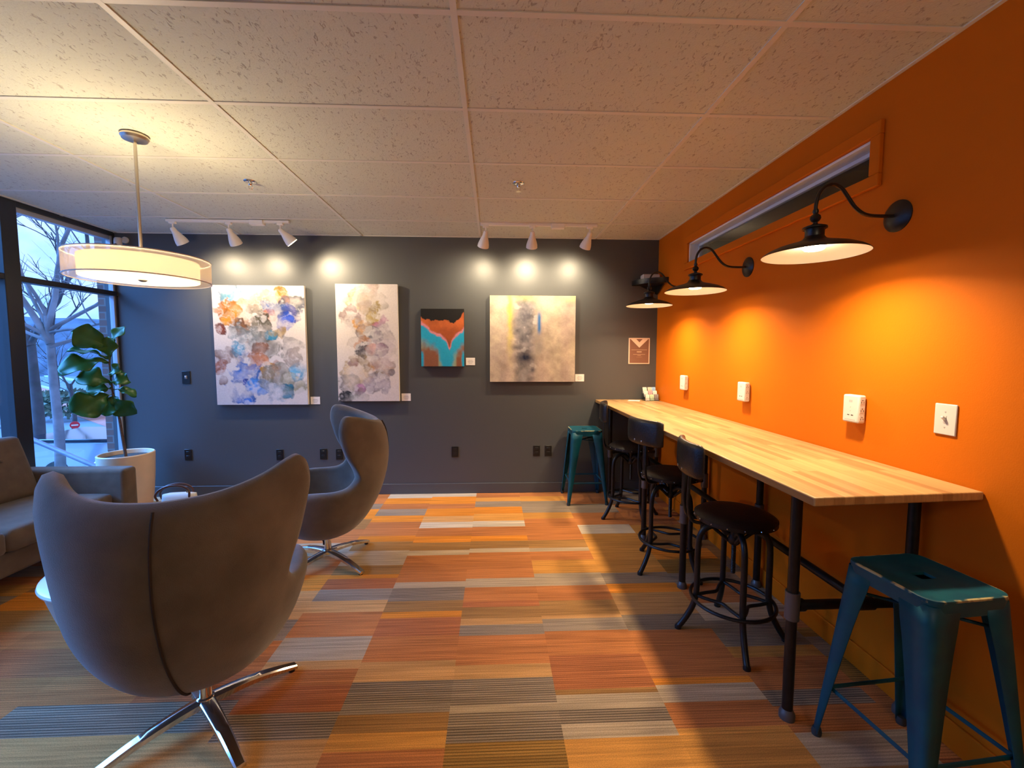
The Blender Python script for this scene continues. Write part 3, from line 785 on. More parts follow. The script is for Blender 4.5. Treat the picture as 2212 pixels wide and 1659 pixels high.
# ------------------------------------------------------------------ right wall plates
def adapter(y, label):
    t = thing('outlet_adapter', label, 'outlet', (XR, y, 1.185), group='white plug-in adapters above the counter')
    MB().box(-.043, -.006, -.047, .047, .0, .133).build('housing', M['white_plastic'], t, bevel=.008, seg=3)
    MB().box(-.008, 0, -.035, .035, .008, .122).build('wall_plate', M['white_plastic'], t, bevel=.002)
    for yy in (-.012, .010):
        MB().box(-.0436, -.0425, yy-.006, yy+.006, .034, .038).build('usb_port', M['slot'], t, smooth=False)
    for z in (.022, .062, .102):
        so = MB().box(-.036, -.014, -.0474, -.0465, z-.012, z+.014).build('socket', M['white_plastic'], t, bevel=.002)
        for dx in (0, .012):
            MB().box(-.032+dx, -.030+dx, -.0478, -.047, z-.006, z+.002).build('slot', M['slot'], so, smooth=False)
        MB().box(-.027, -.023, -.0478, -.047, z+.006, z+.010).build('slot', M['slot'], so, smooth=False)
    MB().box(-.0436, -.0425, -.009, .009, .098, .109).build('logo', M['grey_text'], t, smooth=False)
    for zz in (.056, .074):
        MB().box(-.0436, -.0425, -.002, .002, zz-.002, zz+.002).build('indicator', M['grey_text'], t, smooth=False)
    MB().box(-.0434, -.0425, -.03, .03, .012, .0155).build('lower_groove', M['grey_text'], t, smooth=False)
adapter(3.855, 'white plug-in adapter farthest along the counter, near the card rack')
adapter(2.913, 'middle white plug-in adapter above the wooden counter')
adapter(1.990, 'white plug-in adapter closest to the plain switch plate')
t = thing('light_switch', 'white toggle switch plate on the orange wall', 'switch', (XR, 1.588, 1.199))
MB().box(-.0065, 0, -.041, .041, 0, .121).build('cover_plate', M['white_plastic'], t, bevel=.004)
MB().box(-.0075, -.006, -.006, .006, .046, .075).build('toggle_slot', M['grey_text'], t, smooth=False)
MB().prism([(-.007, .004, .056), (-.007, .004, .068), (-.019, .004, .074), (-.021, .004, .068)], (0, -.008, 0)).build('toggle', M['white_plastic'], t)
MB().lathe([(0, -.0078), (.003, -.0075), (.003, -.006)], 10, (0, 0, .09), 'X').lathe([(0, -.0078), (.003, -.0075), (.003, -.006)], 10, (0, 0, .03), 'X').build('screw', M['grey_text'], t)

# ------------------------------------------------------------------ wall sconces
def lamp(name, kind, loc, energy, col, parent=None, **kw):
    d = bpy.data.lights.new(name, kind); d.energy = energy; d.color = col
    for k_, v_ in kw.items(): setattr(d, k_, v_)
    o = bpy.data.objects.new(name, d); o.location = loc; link(o, parent); return o

SC_E, SC_COL = 15, (1, .76, .46)
def sconce(y, label, sc_=1.0, dx=0):
    t = thing('wall_sconce', label, 'lamp', (XR, y, 2.112), group='gooseneck sconces over the counter')
    MB().lathe([(0, -.024), (.02, -.023), (.045, -.016), (.060, -.009), (.067, -.004), (.067, 0)], 36, (0, 0, 0), 'X').build('backplate', M['shade_black'], t)
    P = [(-.015, 0, 0), (-.08, 0, -.001), (-.13, 0, .001), (-.165, 0, .012), (-.20, 0, .04), (-.235, 0, .085), (-.262, 0, .115), (-.298, 0, .129), (-.335, 0, .118), (-.36, 0, .085), (-.370, 0, .04), (-.370, 0, -.002)]
    MB().tube(catmull(P, 4), .0075, 12).build('arm', M['shade_black'], t)
    k = -.370
    MB().lathe([(0, .022), (.010, .022), (.012, .012), (.009, .004), (.019, -.006), (.021, -.016), (.015, -.028), (.009, -.032), (.011, -.045), (.0, -.045)], 24, (k, 0, 0)).build('ball_joint', M['shade_black'], t)
    # shade: dark outside, white lined inside, modelled with thickness
    out = [(.010, -.040), (.030, -.046), (.046, -.053), (.047, -.060), (.040, -.062), (.036, -.070), (.036, -.092), (.046, -.105), (.075, -.117), (.115, -.128), (.150, -.139), (.178, -.152), (.194, -.163), (.200, -.170)]
    inn = [(.199, -.1702), (.175, -.1535), (.147, -.1420), (.112, -.1310), (.072, -.1205), (.042, -.110), (.032, -.098), (0, -.097)]
    MB().lathe(out+[(.199, -.1712), (.1985, -.1700)], 56, (k, 0, 0)).build('shade', M['shade_black'], t)
    MB().lathe(inn, 56, (k, 0, 0)).build('shade_lining', M['shade_white'], t)
    MB().lathe([(0, -.153), (.02, -.1525), (.034, -.150), (.040, -.146), (.040, -.143), (.032, -.125), (.018, -.108), (.016, -.098), (0, -.098)], 32, (k, 0, 0)).build('bulb', M['bulb'], t)
    lamp('sconce_light', 'AREA', (k, 0, -.1545), SC_E, SC_COL, t, shape='DISK', size=.09, spread=math.radians(146))
    return t
s1 = sconce(1.848, 'black gooseneck sconce closest to the white switch plate')
s2 = sconce(2.956, 'middle black gooseneck sconce below the high window')
s3 = sconce(3.84, 'black gooseneck sconce farthest along, in front of the corner shelf')

# ------------------------------------------------------------------ counter
def make_counter():
    x0, y0 = 1.097, 1.405
    t = thing('bar_counter', 'long maple butcher-block counter on black pipe legs along the orange wall', 'counter', (x0, y0, 0))
    L = YB-.004-y0; W = XR-.001-x0
    MB().prism([(0, -.005, .988), (W, .035, .988), (W, L, .988), (0, L, .988)], (0, 0, .032)).build('counter_top', butcher_mat(), t, bevel=.006, seg=3)
    ys = [1.645, 2.65, 3.375, 4.42]; xf, xb, xm = 1.218-x0, 1.712-x0, 1.525-x0
    for y in ys:
        yy = y-y0
        for x in (xf, xb):
            lg = MB().tube([(x, yy, .012), (x, yy, .988)], .0205, 18).build('leg', M['pipe'], t)
            MB().lathe([(0, 0), (.030, 0), (.030, .022), (.026, .030), (.0215, .042), (.0206, .042)], 20, (x, yy, 0)).build('foot_cap', M['coupling'], lg)
            MB().lathe([(.0206, .43), (.027, .43), (.027, .545), (.0206, .545)], 20, (x, yy, 0)).build('coupling', M['coupling'], lg)
            MB().lathe([(0, .988), (.042, .9875), (.042, .980), (.024, .975), (.024, .96), (.0206, .96)], 20, (x, yy, 0)).build('flange', M['pipe'], lg)
        MB().tube([(xf, yy, .488), (xb, yy, .488)], .0195, 16).lathe([(.0196, -.03), (.026, -.03), (.026, .03), (.0196, .03)], 18, (xm, yy, .488), 'X').lathe([(.0196, .02), (.025, .02), (.025, .045), (.0196, .045)], 18, (xf, yy, .488), 'X').build('cross_pipe', M['pipe'], t)
    MB().tube([(xm, ys[0]-y0, .488), (xm, ys[-1]-y0, .488)], .0195, 16).build('stretcher_pipe', M['pipe'], t)
make_counter()

# tiered card rack on the counter
t = thing('card_rack', 'clear tiered rack of business cards at the far end of the counter', 'rack', (1.655, 4.485, 1.02), rz=math.radians(8))
r = MB()
for i in range(3):
    r.box(-.075, .075, -.055+i*.036, -.052+i*.036, 0, .032+i*.036).box(-.075, .075, -.055+i*.036, -.02+i*.036, 0, .003)
r.box(-.078, -.075, -.055, .055, 0, .07).box(.075, .078, -.055, .055, 0, .07)
r.build('rack_frame', glass_mat('clear acrylic sheet', (.9, .92, .95), 1.5), t, smooth=False)
cc = [((-.052, -.050), (.78, .72, .62)), ((0, -.050), (.45, .62, .42)), ((.05, -.050), (.22, .2, .2)),
      ((-.05, -.014), (.8, .74, .68)), ((.0, -.014), (.62, .35, .4)), ((.052, -.014), (.78, .74, .72)),
      ((-.045, .022), (.82, .76, .66)), ((.012, .022), (.72, .62, .5)), ((.056, .022), (.3, .5, .82))]
for i, ((x, y), c_) in enumerate(cc):
    zz = .004+(i//3)*.036
    names = ['front', 'middle', 'back'][i//3]; nm2 = ['left', 'centre', 'right'][i % 3]
    lab = {0: 'cream', 1: 'green', 2: 'dark grey', 3: 'pale cream', 4: 'dusky pink', 5: 'white', 6: 'ivory', 7: 'tan', 8: 'blue'}[i]
    q = MB(); q.prism([(-.022, 0, 0), (.022, 0, 0), (.022, .014, .062), (-.022, .014, .062)], (0, .008, 0))
    o = q.build('business_cards', mat('card '+lab, c_, .6, var=.3, vscale=60), None, smooth=False)
    o.rotation_euler = (0, 0, math.radians(8))
    cs_, sn_ = math.cos(math.radians(8)), math.sin(math.radians(8))
    o.location = (1.655+x*cs_-y*sn_, 4.485+x*sn_+y*cs_, 1.02+zz)
    tag(o, '%s stack of cards in the %s tier of the clear rack' % (lab, names), 'cards', 'cards in the clear rack')
q = MB(); q.prism([(-.10, -.03, 0), (.02, -.06, 0), (.05, .02, 0), (-.06, .045, 0)], (0, 0, .003))
o = q.build('leaflet', M['card'], None, smooth=False); o.location = (1.50, 4.47, 1.0202)
tag(o, 'white leaflet lying flat on the counter beside the card rack', 'leaflet')

# ------------------------------------------------------------------ black swivel stools with backrests
def bar_stool(label, loc, leg_deg, back_deg, sz=.675):
    t = thing('bar_stool', label, 'stool', loc, group='black leather-topped stools along the counter')
    rs = .198
    MB().lathe([(0, sz), (.08, sz-.001), (.14, sz-.006), (.178, sz-.015), (.196, sz-.028), (.198, sz-.038), (.19, sz-.046), (0, sz-.046)], 48).build('seat_cushion', M['leather'], t)
    bd = MB().lathe([(0, sz-.052), (.19, sz-.052), (.2005, sz-.050), (.2005, sz-.030), (.197, sz-.028)], 48).build('seat_band', M['black_metal'], t)
    n0 = MB().lathe([(0, .004), (.003, .0032), (.0045, 0)], 8, (0, 0, 0), 'X').build('nailhead', M['nail'], bd)
    for i in range(16):
        a = 2*PI*i/16+.1
        n = n0 if i == 0 else copy_tree(n0, bd)
        n.location = (math.cos(a)*.2, math.sin(a)*.2, sz-.040); n.rotation_euler = (0, 0, a)
    # screw and hub
    d = sz-.675
    scw = []
    z0 = .33+d; turns = 34
    for i in range(turns*2+1):
        scw.append((.0125 if i % 2 else .0105, z0+i*(.29/(turns*2))))
    MB().lathe([(0, z0)]+scw+[(0, .62+d)], 18).build('screw', M['black_metal'], t)
    MB().lathe([(0, .500), (.018, .500), (.030, .512), (.034, .530), (.030, .548), (.026, .585), (.034, .600), (.034, .612), (0, .612)], 24).build('hub', M['black_metal'], t)
    MB().lathe([(0, sz-.068), (.06, sz-.066), (.065, sz-.052), (0, sz-.052)], 24).build('seat_plate', M['black_metal'], t)
    for a in leg_deg:
        a = math.radians(a); c_, s_ = math.cos(a), math.sin(a)
        prof = catmull([(.028, .560), (.065, .588), (.110, .592), (.150, .570), (.172, .525), (.178, .45), (.178, .30), (.180, .215), (.196, .140), (.232, .065), (.266, .012)], 4)
        prof = [(p.x, p.y) for p in [V(q[0], q[1], 0) for q in [(k.x, k.y) for k in catmull([(x, z, 0) for x, z in [(.028, .560), (.065, .588), (.110, .592), (.150, .570), (.172, .525), (.178, .45), (.178, .30), (.180, .215), (.196, .140), (.232, .065), (.266, .012)]], 4)]]]
        lg = MB().tube([(c_*x, s_*x, z) for x, z in prof], .0155, 12).build('leg', M['black_metal'], t)
        MB().lathe([(0, 0), (.018, 0), (.018, .012), (.014, .022), (0, .022)], 14, (c_*.268, s_*.268, 0)).build('foot', M['black_metal'], lg)
        br = MB(); br.tube([(c_*.030, s_*.030, .520), (c_*.075, s_*.075, .560), (c_*.110, s_*.110, .588)], .009, 8)
        br.build('brace', M['black_metal'], lg)
    rg = MB()
    zr = .20
    rg.tube([(math.cos(2*PI*i/48)*.205, math.sin(2*PI*i/48)*.205, zr) for i in range(48)], .0095, 8, closed=True)
    for k_ in range(4):
        a0 = math.radians(leg_deg[k_]); a1 = math.radians(leg_deg[(k_+1) % 4])
        if a1 < a0: a1 += 2*PI
        pts = []
        for i in range(13):
            u = i/12; a = a0+(a1-a0)*u
            rr = .184-.095*math.sin(PI*u)**.8
            pts.append((math.cos(a)*rr, math.sin(a)*rr, zr))
        rg.tube(pts, .009, 8)
    rg.build('foot_ring', M['black_metal'], t)
    # backrest on a bent flat post
    b = math.radians(back_deg); cb, sb = math.cos(b), math.sin(b)
    dz = sz-.675
    post = catmull([(.10, sz-.062, 0), (.19, sz-.066, 0), (.235, sz-.045, 0), (.252, sz+.03, 0), (.250, .84+dz, 0), (.247, .95+dz, 0)], 5)
    for off in (-.035, .035):
        MB().tube([(cb*p.x-sb*off, sb*p.x+cb*off, p.y) for p in post], .009, 8).build('back_post', M['black_metal'], t)
    pad = MB(); rows = []
    R = .36; cx = .252+.018-R
    zc, hh, th = .958+dz, .088, .024
    na, nsec = 17, 20
    for i in range(na):
        u = -1+2*i/(na-1); a = u*.50
        edge = max(0.0, 1-abs(u)**8)**.5
        row = []
        for j in range(nsec):
            q = 2*PI*j/nsec
            cz, sx_ = math.cos(q), math.sin(q)
            z = zc+hh*math.copysign(abs(cz)**.55, cz)*(.86+.14*edge)
            rr = R+th*math.copysign(abs(sx_)**.7, sx_)*(.25+.75*edge)
            x = cx+rr*math.cos(a); yv = rr*math.sin(a)
            row.append((cb*x-sb*yv, sb*x+cb*yv, z))
        row.append(row[0]); rows.append(row)
    pad.grid(rows)
    for row in (rows[0], rows[-1]): pad.bm.faces.new([pad.bm.verts.new(p) for p in row[:-1]])
    bmesh.ops.remove_doubles(pad.bm, verts=pad.bm.verts[:], dist=1e-5)
    pad.build('backrest', M['leather'], t, angle=60)
    for off in (-.035, .035):
        MB().lathe([(0, .306), (.007, .304), (.009, .296)], 10, (0, 0, 0), 'X').build('bolt', M['nail'], t).matrix_local = Matrix.Translation((-sb*off, cb*off, .90+dz)) @ Matrix.Rotation(b, 4, 'Z') @ Matrix.Translation((-.012, 0, 0))
    return t
bar_stool('black stool with backrest under the counter, closest to the front teal stool', (1.276, 2.178, 0), [-14, 76, 166, 256], 172, .690)
bar_stool('middle black stool with its leather back turned to the room', (1.245, 2.93, 0), [24, 114, 204, 294], 199, .705)
bar_stool('black stool at the far end of the counter, beside the far teal stool', (1.262, 3.86, 0), [10, 100, 190, 280], 165, .70)

# ------------------------------------------------------------------ teal metal stools
def metal_stool(label, loc, rz, hs=.746):
    t = thing('metal_stool', label, 'stool', loc, rz, group='teal metal stools at the counter ends')
    h = .150; r_ = .045
    def rr(hw, rad, z, n=6):
        out = []
        for cx, cy, a0 in ((1, 1, 0), (-1, 1, 90), (-1, -1, 180), (1, -1, 270)):
            for i in range(n+1):
                a = math.radians(a0+90*i/n)
                out.append((cx*(hw-rad)+rad*math.cos(a), cy*(hw-rad)+rad*math.sin(a), z))
        return out
    s = MB()
    loops = [rr(h*1.01, r_, hs-.058), rr(h*1.02, r_, hs-.020), rr(h*1.03, r_, hs-.010), rr(h*1.02, r_, hs-.002), rr(h*.985, r_, hs), rr(h*.94, r_*.9, hs-.003)]
    # slot-shaped hand hole in the middle of the top
    n = len(loops[0]); hole = []
    for p in loops[-1]:
        a = math.atan2(p[1], p[0]); k = 0
        q = (abs(math.cos(a)/.05)**3+abs(math.sin(a)/.022)**3)**(1/3)
        hole.append((math.cos(a)/q, math.sin(a)/q, hs-.003))
    mid = [((p[0]*.45+q[0]*.55), (p[1]*.45+q[1]*.55), hs-.004) for p, q in zip(loops[-1], hole)]
    loops += [mid, hole, [(p[0]*.93, p[1]*.93, hs-.012) for p in hole]]
    vs = [[s.bm.verts.new(p) for p in L] for L in loops]
    for A, B in zip(vs, vs[1:]):
        for i in range(n): s.bm.faces.new((A[i], A[(i+1) % n], B[(i+1) % n], B[i]))
    s.build('seat', M['teal_worn'], t, angle=50)
    # added dark sheet under the seat, standing in for shade inside the hole
    MB().box(-.13, .13, -.13, .13, hs-.052, hs-.048).build('hole_shade_sheet', M['black_metal'], t, smooth=False)
    foot = .205
    for sx_ in (1, -1):
        for sy_ in (1, -1):
            lg = MB(); rows = []
            for i in range(11):
                u = i/10; z = hs-.022-(hs-.022-.012)*u
                c0 = h*1.005+(foot-h)*u            # outer corner of the splayed leg
                wv = .105-.078*u if u < .12 else (.0957-.068*((u-.12)/.88)**.8)
                rd = .026-.014*u
                sec = [(c0-wv, c0), (c0-rd, c0)]
                for k_ in range(1, 5):
                    a = math.radians(90-90*k_/5)
                    sec.append((c0-rd+rd*math.cos(a), c0-rd+rd*math.sin(a)))
                sec += [(c0, c0-rd), (c0, c0-wv)]
                rows.append([(sx_*x, sy_*y, z) for x, y in sec])
            lg.grid(rows)
            L = lg.build('leg', M['teal'], t, solid=.0035, angle=50)
            fx = sx_*(foot-.012); fy = sy_*(foot-.012)
            MB().lathe([(0, 0), (.017, 0), (.018, .015), (.014, .03), (0, .03)], 14, (fx, fy, 0)).build('foot', mat('dark rubber', (.02, .025, .03), .6) if 'dark rubber' not in bpy.data.materials else bpy.data.materials['dark rubber'], L)
    zf = .215; u = 1-(zf/hs); c1 = h+(foot-h)*u-.02
    for q in range(4):
        a = q*PI/2
        p0 = Vector((c1, -c1, zf)); p1 = Vector((c1, c1, zf)); R = Matrix.Rotation(a, 3, 'Z')
        MB().tube([R @ p0, R @ p1], .0085, 8, sx=.6).build('foot_bar', M['teal'], t)
    zx = hs-.11; c2 = h-.02
    MB().tube([(-c2, -c2, zx), (c2, c2, zx)], .006, 8).tube([(-c2, c2, zx-.012), (c2, -c2, zx-.012)], .006, 8).build('cross_brace', M['teal'], t)
    return t
metal_stool('teal metal stool under the open end of the counter, foreground', (1.493, 1.389, 0), math.radians(5))
metal_stool('teal metal stool standing against the dark wall', (.935, 4.375, 0), math.radians(0))

# ------------------------------------------------------------------ winged egg-shaped armchairs
EGG_Z0 = .198
EGG_BACK = [(EGG_Z0, 0), (.22, .115), (.25, .18), (.295, .235), (.40, .315), (.54, .385), (.70, .428), (.82, .436), (.95, .42), (1.05, .37), (1.12, .31)]
EGG_SIDE = [(EGG_Z0, 0), (.22, .125), (.25, .19), (.295, .245), (.40, .315), (.50, .354), (.60, .378), (.70, .388), (.80, .40), (.90, .415), (1.0, .43), (1.12, .425)]
EGG_FRONT = [(EGG_Z0, 0), (.22, .135), (.25, .21), (.295, .28), (.40, .37), (.50, .405), (.60, .415), (1.12, .42)]
# rim as (angle from the back, height, angle where its meridian leaves the pole)
EGG_RIM = [(0, 1.05, 0), (20, 1.06, 10), (40, 1.085, 20), (58, 1.115, 30), (70, 1.118, 36), (78, 1.075, 40), (81, .98, 43), (77, .85, 46), (69, .745, 50), (65.5, .68, 56),
           (73, .62, 65), (86, .606, 80), (102, .612, 95), (120, .605, 110), (137, .57, 126), (150, .485, 142), (163, .415, 160), (180, .39, 180)]
def egg_profile(T):
    q = catmull([(math.sqrt(z-EGG_Z0), r, 0) for z, r in T], 12)
    xs = [p.x for p in q]; ys = [p.y for p in q]
    return lambda z: float(np.interp(math.sqrt(max(0, z-EGG_Z0)), xs, ys))
def egg_chair(label, loc, rz, leg0):
    t = thing('armchair', label, 'armchair', loc, rz, group='winged swivel armchairs')
    xb, yl, xf = egg_profile(EGG_BACK), egg_profile(EGG_SIDE), egg_profile(EGG_FRONT)
    q = [tuple(p)+(1,) for p in catmull(EGG_RIM, 4)]
    full = q+[(a_, z_, c_, -1) for a_, z_, c_, _ in q[-2:0:-1]]
    N_ = len(full); m = 18
    def S(i, u):
        ar, zr, ac, sg = full[i]
        z = EGG_Z0+(zr-EGG_Z0)*u**1.7; a = math.radians(ac+(ar-ac)*u**6)
        ca, sa = math.cos(a), math.sin(a)
        return Vector(((-xb(z) if ca > 0 else xf(z))*abs(ca)**.92, sg*yl(z)*abs(sa)**.92*(1+.055*min(1, max(0, (math.degrees(a)-62)/25))), z))
    s = MB()
    pv = s.bm.verts.new((0, 0, EGG_Z0))
    rings = [[s.bm.verts.new(S(i, j/m)) for i in range(N_)] for j in range(1, m+1)]
    for i in range(N_):
        s.bm.faces.new((pv, rings[0][(i+1) % N_], rings[0][i]))
        for j in range(m-1):
            s.bm.faces.new((rings[j][i], rings[j][(i+1) % N_], rings[j+1][(i+1) % N_], rings[j+1][i]))
    # normals outward
    bmesh.ops.recalc_face_normals(s.bm, faces=s.bm.faces[:])
    f0 = min(s.bm.faces, key=lambda f: f.calc_center_median().z)
    if f0.normal.z > 0: bmesh.ops.reverse_faces(s.bm, faces=s.bm.faces[:])
    o = s.build('shell', M['velvet'], t, fixn=False, solid=.075, subsurf=1, angle=180)
    o.modifiers['solid'].use_even_offset = False
    sm = MB(); sm.tube([S(0, u/40)+Vector((-.0035, 0, 0)) for u in range(7, 40)], .0045, 8)
    sm.build('back_seam', M['seam'], t)
    # seat cushion
    cu = MB(); rows = []
    for k_ in range(9):
        u = k_/8; rr = math.sin(u*PI/2)
        z = .335+.085*max(0, math.cos(u*PI/2))**.5
        rows.append([(.07+.245*rr*math.copysign(abs(math.cos(a))**.8, math.cos(a)), .232*rr*math.copysign(abs(math.sin(a))**.8, math.sin(a)), z) for a in [2*PI*i/40 for i in range(41)]])
    cu.grid(rows); bmesh.ops.remove_doubles(cu.bm, verts=cu.bm.verts[:], dist=1e-5)
    cu.build('seat_cushion', M['velvet'], t, angle=80)
    # star base
    MB().lathe([(0, .062), (.026, .062), (.031, .07), (.031, .10), (.024, .104), (.024, .222), (0, .222)], 28).build('swivel_stem', M['chrome'], t)
    MB().tube([(.05, .05, .212), (.03, .07, .19), (.03, .08, .165)], .006, 8).build('tilt_lever', M['black_metal'], t)
    for q in range(4):
        a = math.radians(leg0-math.degrees(rz)+90*q); c_, s_ = math.cos(a), math.sin(a)
        lg = MB(); rows = []
        for i in range(13):
            u = i/12; d = .012+.352*u
            zt = .098-.070*u+.014*math.sin(PI*u); zb = zt-(.030-.012*u)
            wd = .028-.009*u
            sec = []
            for (yy, zz) in ((-wd, zb), (-wd, zt-.006), (-wd*.7, zt), (wd*.7, zt), (wd, zt-.006), (wd, zb), (-wd, zb)):
                sec.append((c_*d-s_*yy, s_*d+c_*yy, zz))
            rows.append(sec)
        lg.grid(rows)
        for row in (rows[0], rows[-1]): lg.bm.faces.new([lg.bm.verts.new(p) for p in row[:-1]])
        bmesh.ops.remove_doubles(lg.bm, verts=lg.bm.verts[:], dist=1e-5)
        L = lg.build('leg', M['chrome'], t, angle=40)
        MB().lathe([(0, 0), (.014, 0), (.014, .010), (.010, .014), (0, .014)], 12, (c_*.345, s_*.345, 0)).build('glide', M['black_plastic'], L)
    return t
egg_chair('grey velvet winged armchair seen from behind, foreground', (-1.192, 1.735, 0), math.radians(108.5), 49)
egg_chair('grey velvet winged armchair seen in profile before the dark wall', (-1.205, 3.085, 0), math.radians(204), 57)

# ------------------------------------------------------------------ sofa
def cushion(x0, x1, y0, y1, z0, z1, rad=.05, puff=.018):
    b = MB(); b.box(x0, x1, y0, y1, z0, z1)
    bmesh.ops.bevel(b.bm, geom=b.bm.edges[:], offset=rad, segments=4, profile=.6, affect='EDGES')
    bmesh.ops.subdivide_edges(b.bm, edges=[e for e in b.bm.edges if e.calc_length() > .25], cuts=5, use_grid_fill=True)
    c = Vector(((x0+x1)/2, (y0+y1)/2, (z0+z1)/2)); h = Vector(((x1-x0)/2, (y1-y0)/2, (z1-z0)/2))
    for v in b.bm.verts:
        d = v.co-c; n = [abs(d[i])/h[i] for i in range(3)]
        k = max(range(3), key=lambda i: n[i])
        f = 1
        for i in range(3):
            if i != k: f *= (1-min(1, n[i])**2)
        v.co[k] += math.copysign(puff*f, d[k])
    return b
def make_sofa():
    x0, y0 = -3.80, 1.80                     # back edge against the window, near arm
    t = thing('sofa', 'taupe two-seat sofa with buttoned back below the window', 'sofa', (x0, y0, 0))
    L = 1.73; aw = .135
    b = MB(); b.box(.06, .80, aw-.01, L-aw+.01, .13, .285); b.build('base', M['sofa'], t, bevel=.02, seg=3)
    for q, (ya, yb) in enumerate(((0, aw), (L-aw, L))):
        b = MB(); b.box(.0, .935, ya, yb, .12, .615)
        b.build('armrest', M['sofa'], t, bevel=.03, seg=4)
    b = MB(); b.prism([(0, .02, .12), (.2, .02, .12), (.2, .02, .5), (.05, .02, .78), (-.02, .02, .80), (-.04, .02, .4)], (0, L-.04, 0))
    b.build('back_frame', M['sofa'], t, bevel=.02, seg=3)
    half = (L-2*aw)/2
    for q in range(2):
        ya = aw+half*q+.004; yb = ya+half-.008
        cushion(.17, .86, ya, yb, .290, .435, .045, .02).build('seat_cushion', M['sofa'], t, angle=70)
        bk = cushion(-.075, .085, ya, yb, 0, .47, .05, .02)
        bmesh.ops.transform(bk.bm, matrix=Matrix.Translation((.255, 0, .42)) @ Matrix.Rotation(math.radians(-17), 4, 'Y'), verts=bk.bm.verts[:])
        o = bk.build('back_cushion', M['sofa'], t, angle=70)
        for yy in (ya+half*.28, ya+half*.72):
            for zz in (.30,):
                bt = MB().lathe([(0, .010), (.010, .008), (.014, 0), (.012, -.006)], 12, (0, 0, 0), 'X')
                bmesh.ops.transform(bt.bm, matrix=Matrix.Translation((.255, 0, .42)) @ Matrix.Rotation(math.radians(-17), 4, 'Y') @ Matrix.Translation((.100, yy, zz)), verts=bt.bm.verts[:])
                bt.build('button', M['sofa'], o)
    for xx in (.10, .78):
        for yy in (.07, L-.07):
            MB().tube([(xx, yy, 0), (xx, yy, .13)], [.016, .022], 12).build('leg', M['stem'], t)
make_sofa()

# ------------------------------------------------------------------ round drum table
t = thing('coffee_table', 'low round table with glossy white top and tapered drum base', 'table', (-1.89, 2.26, 0))
MB().lathe([(0, .395), (.325, .395), (.339, .400), (.342, .408), (.338, .418), (.325, .422), (0, .422)], 64).build('table_top', M['table_white'], t)
MB().lathe([(0, 0), (.19, 0), (.20, .01), (.245, .12), (.285, .24), (.312, .34), (.325, .396), (0, .396)], 64).build('drum_base', M['table_base'], t)

# ------------------------------------------------------------------ white handbag
t = thing('handbag', 'white handbag with brown leather straps on the floor near the planter', 'bag', (-2.83, 3.92, 0), rz=math.radians(8))
bg = MB(); rows = []
for k_ in range(9):
    u = k_/8; z = .25*u
    wx = .165-.03*u; wy = .075-.045*u**1.5
    rows.append([(wx*math.copysign(abs(math.cos(a))**.6, math.cos(a)), wy*math.copysign(abs(math.sin(a))**.7, math.sin(a)), z) for a in [2*PI*i/32 for i in range(33)]])
rows.append([(p[0]*.6, p[1]*.3, .262) for p in rows[-1]]); rows.append([(0, 0, .265)]*33); rows.insert(0, [(0, 0, 0)]*33)
bg.grid(rows); bmesh.ops.remove_doubles(bg.bm, verts=bg.bm.verts[:], dist=1e-5)
bg.build('bag_body', M['bag'], t, angle=70)
for sy_ in (-.03, .03):
    MB().tube(catmull([(.09, sy_, .22), (.088, sy_, .285), (.03, sy_, .325), (-.06, sy_, .33), (-.14, sy_, .30), (-.175, sy_*1.2, .25), (-.16, sy_, .2)], 5), .010, 8, sx=.5).build('handle', M['strap'], t)
MB().lathe([(.009, -.003), (.013, -.003), (.013, .003), (.009, .003)], 14, (.088, -.042, .28), 'Y', close=True).build('buckle', M['brass'], t)

# ------------------------------------------------------------------ planter and fig
t = thing('planter', 'tall off-white planter standing in the corner by the window', 'planter', (-3.535, 4.235, 0))
MB().lathe([(0, .004), (.165, 0), (.178, .01), (.195, .15), (.21, .35), (.217, .52), (.217, .548), (.210, .556), (.200, .552), (.196, .53), (.192, .50), (0, .50)], 56).build('pot', M['pot'], t)
MB().lathe([(0, .522), (.1, .52), (.19, .515), (.19, .505), (0, .505)], 32).build('soil', M['soil'], t)

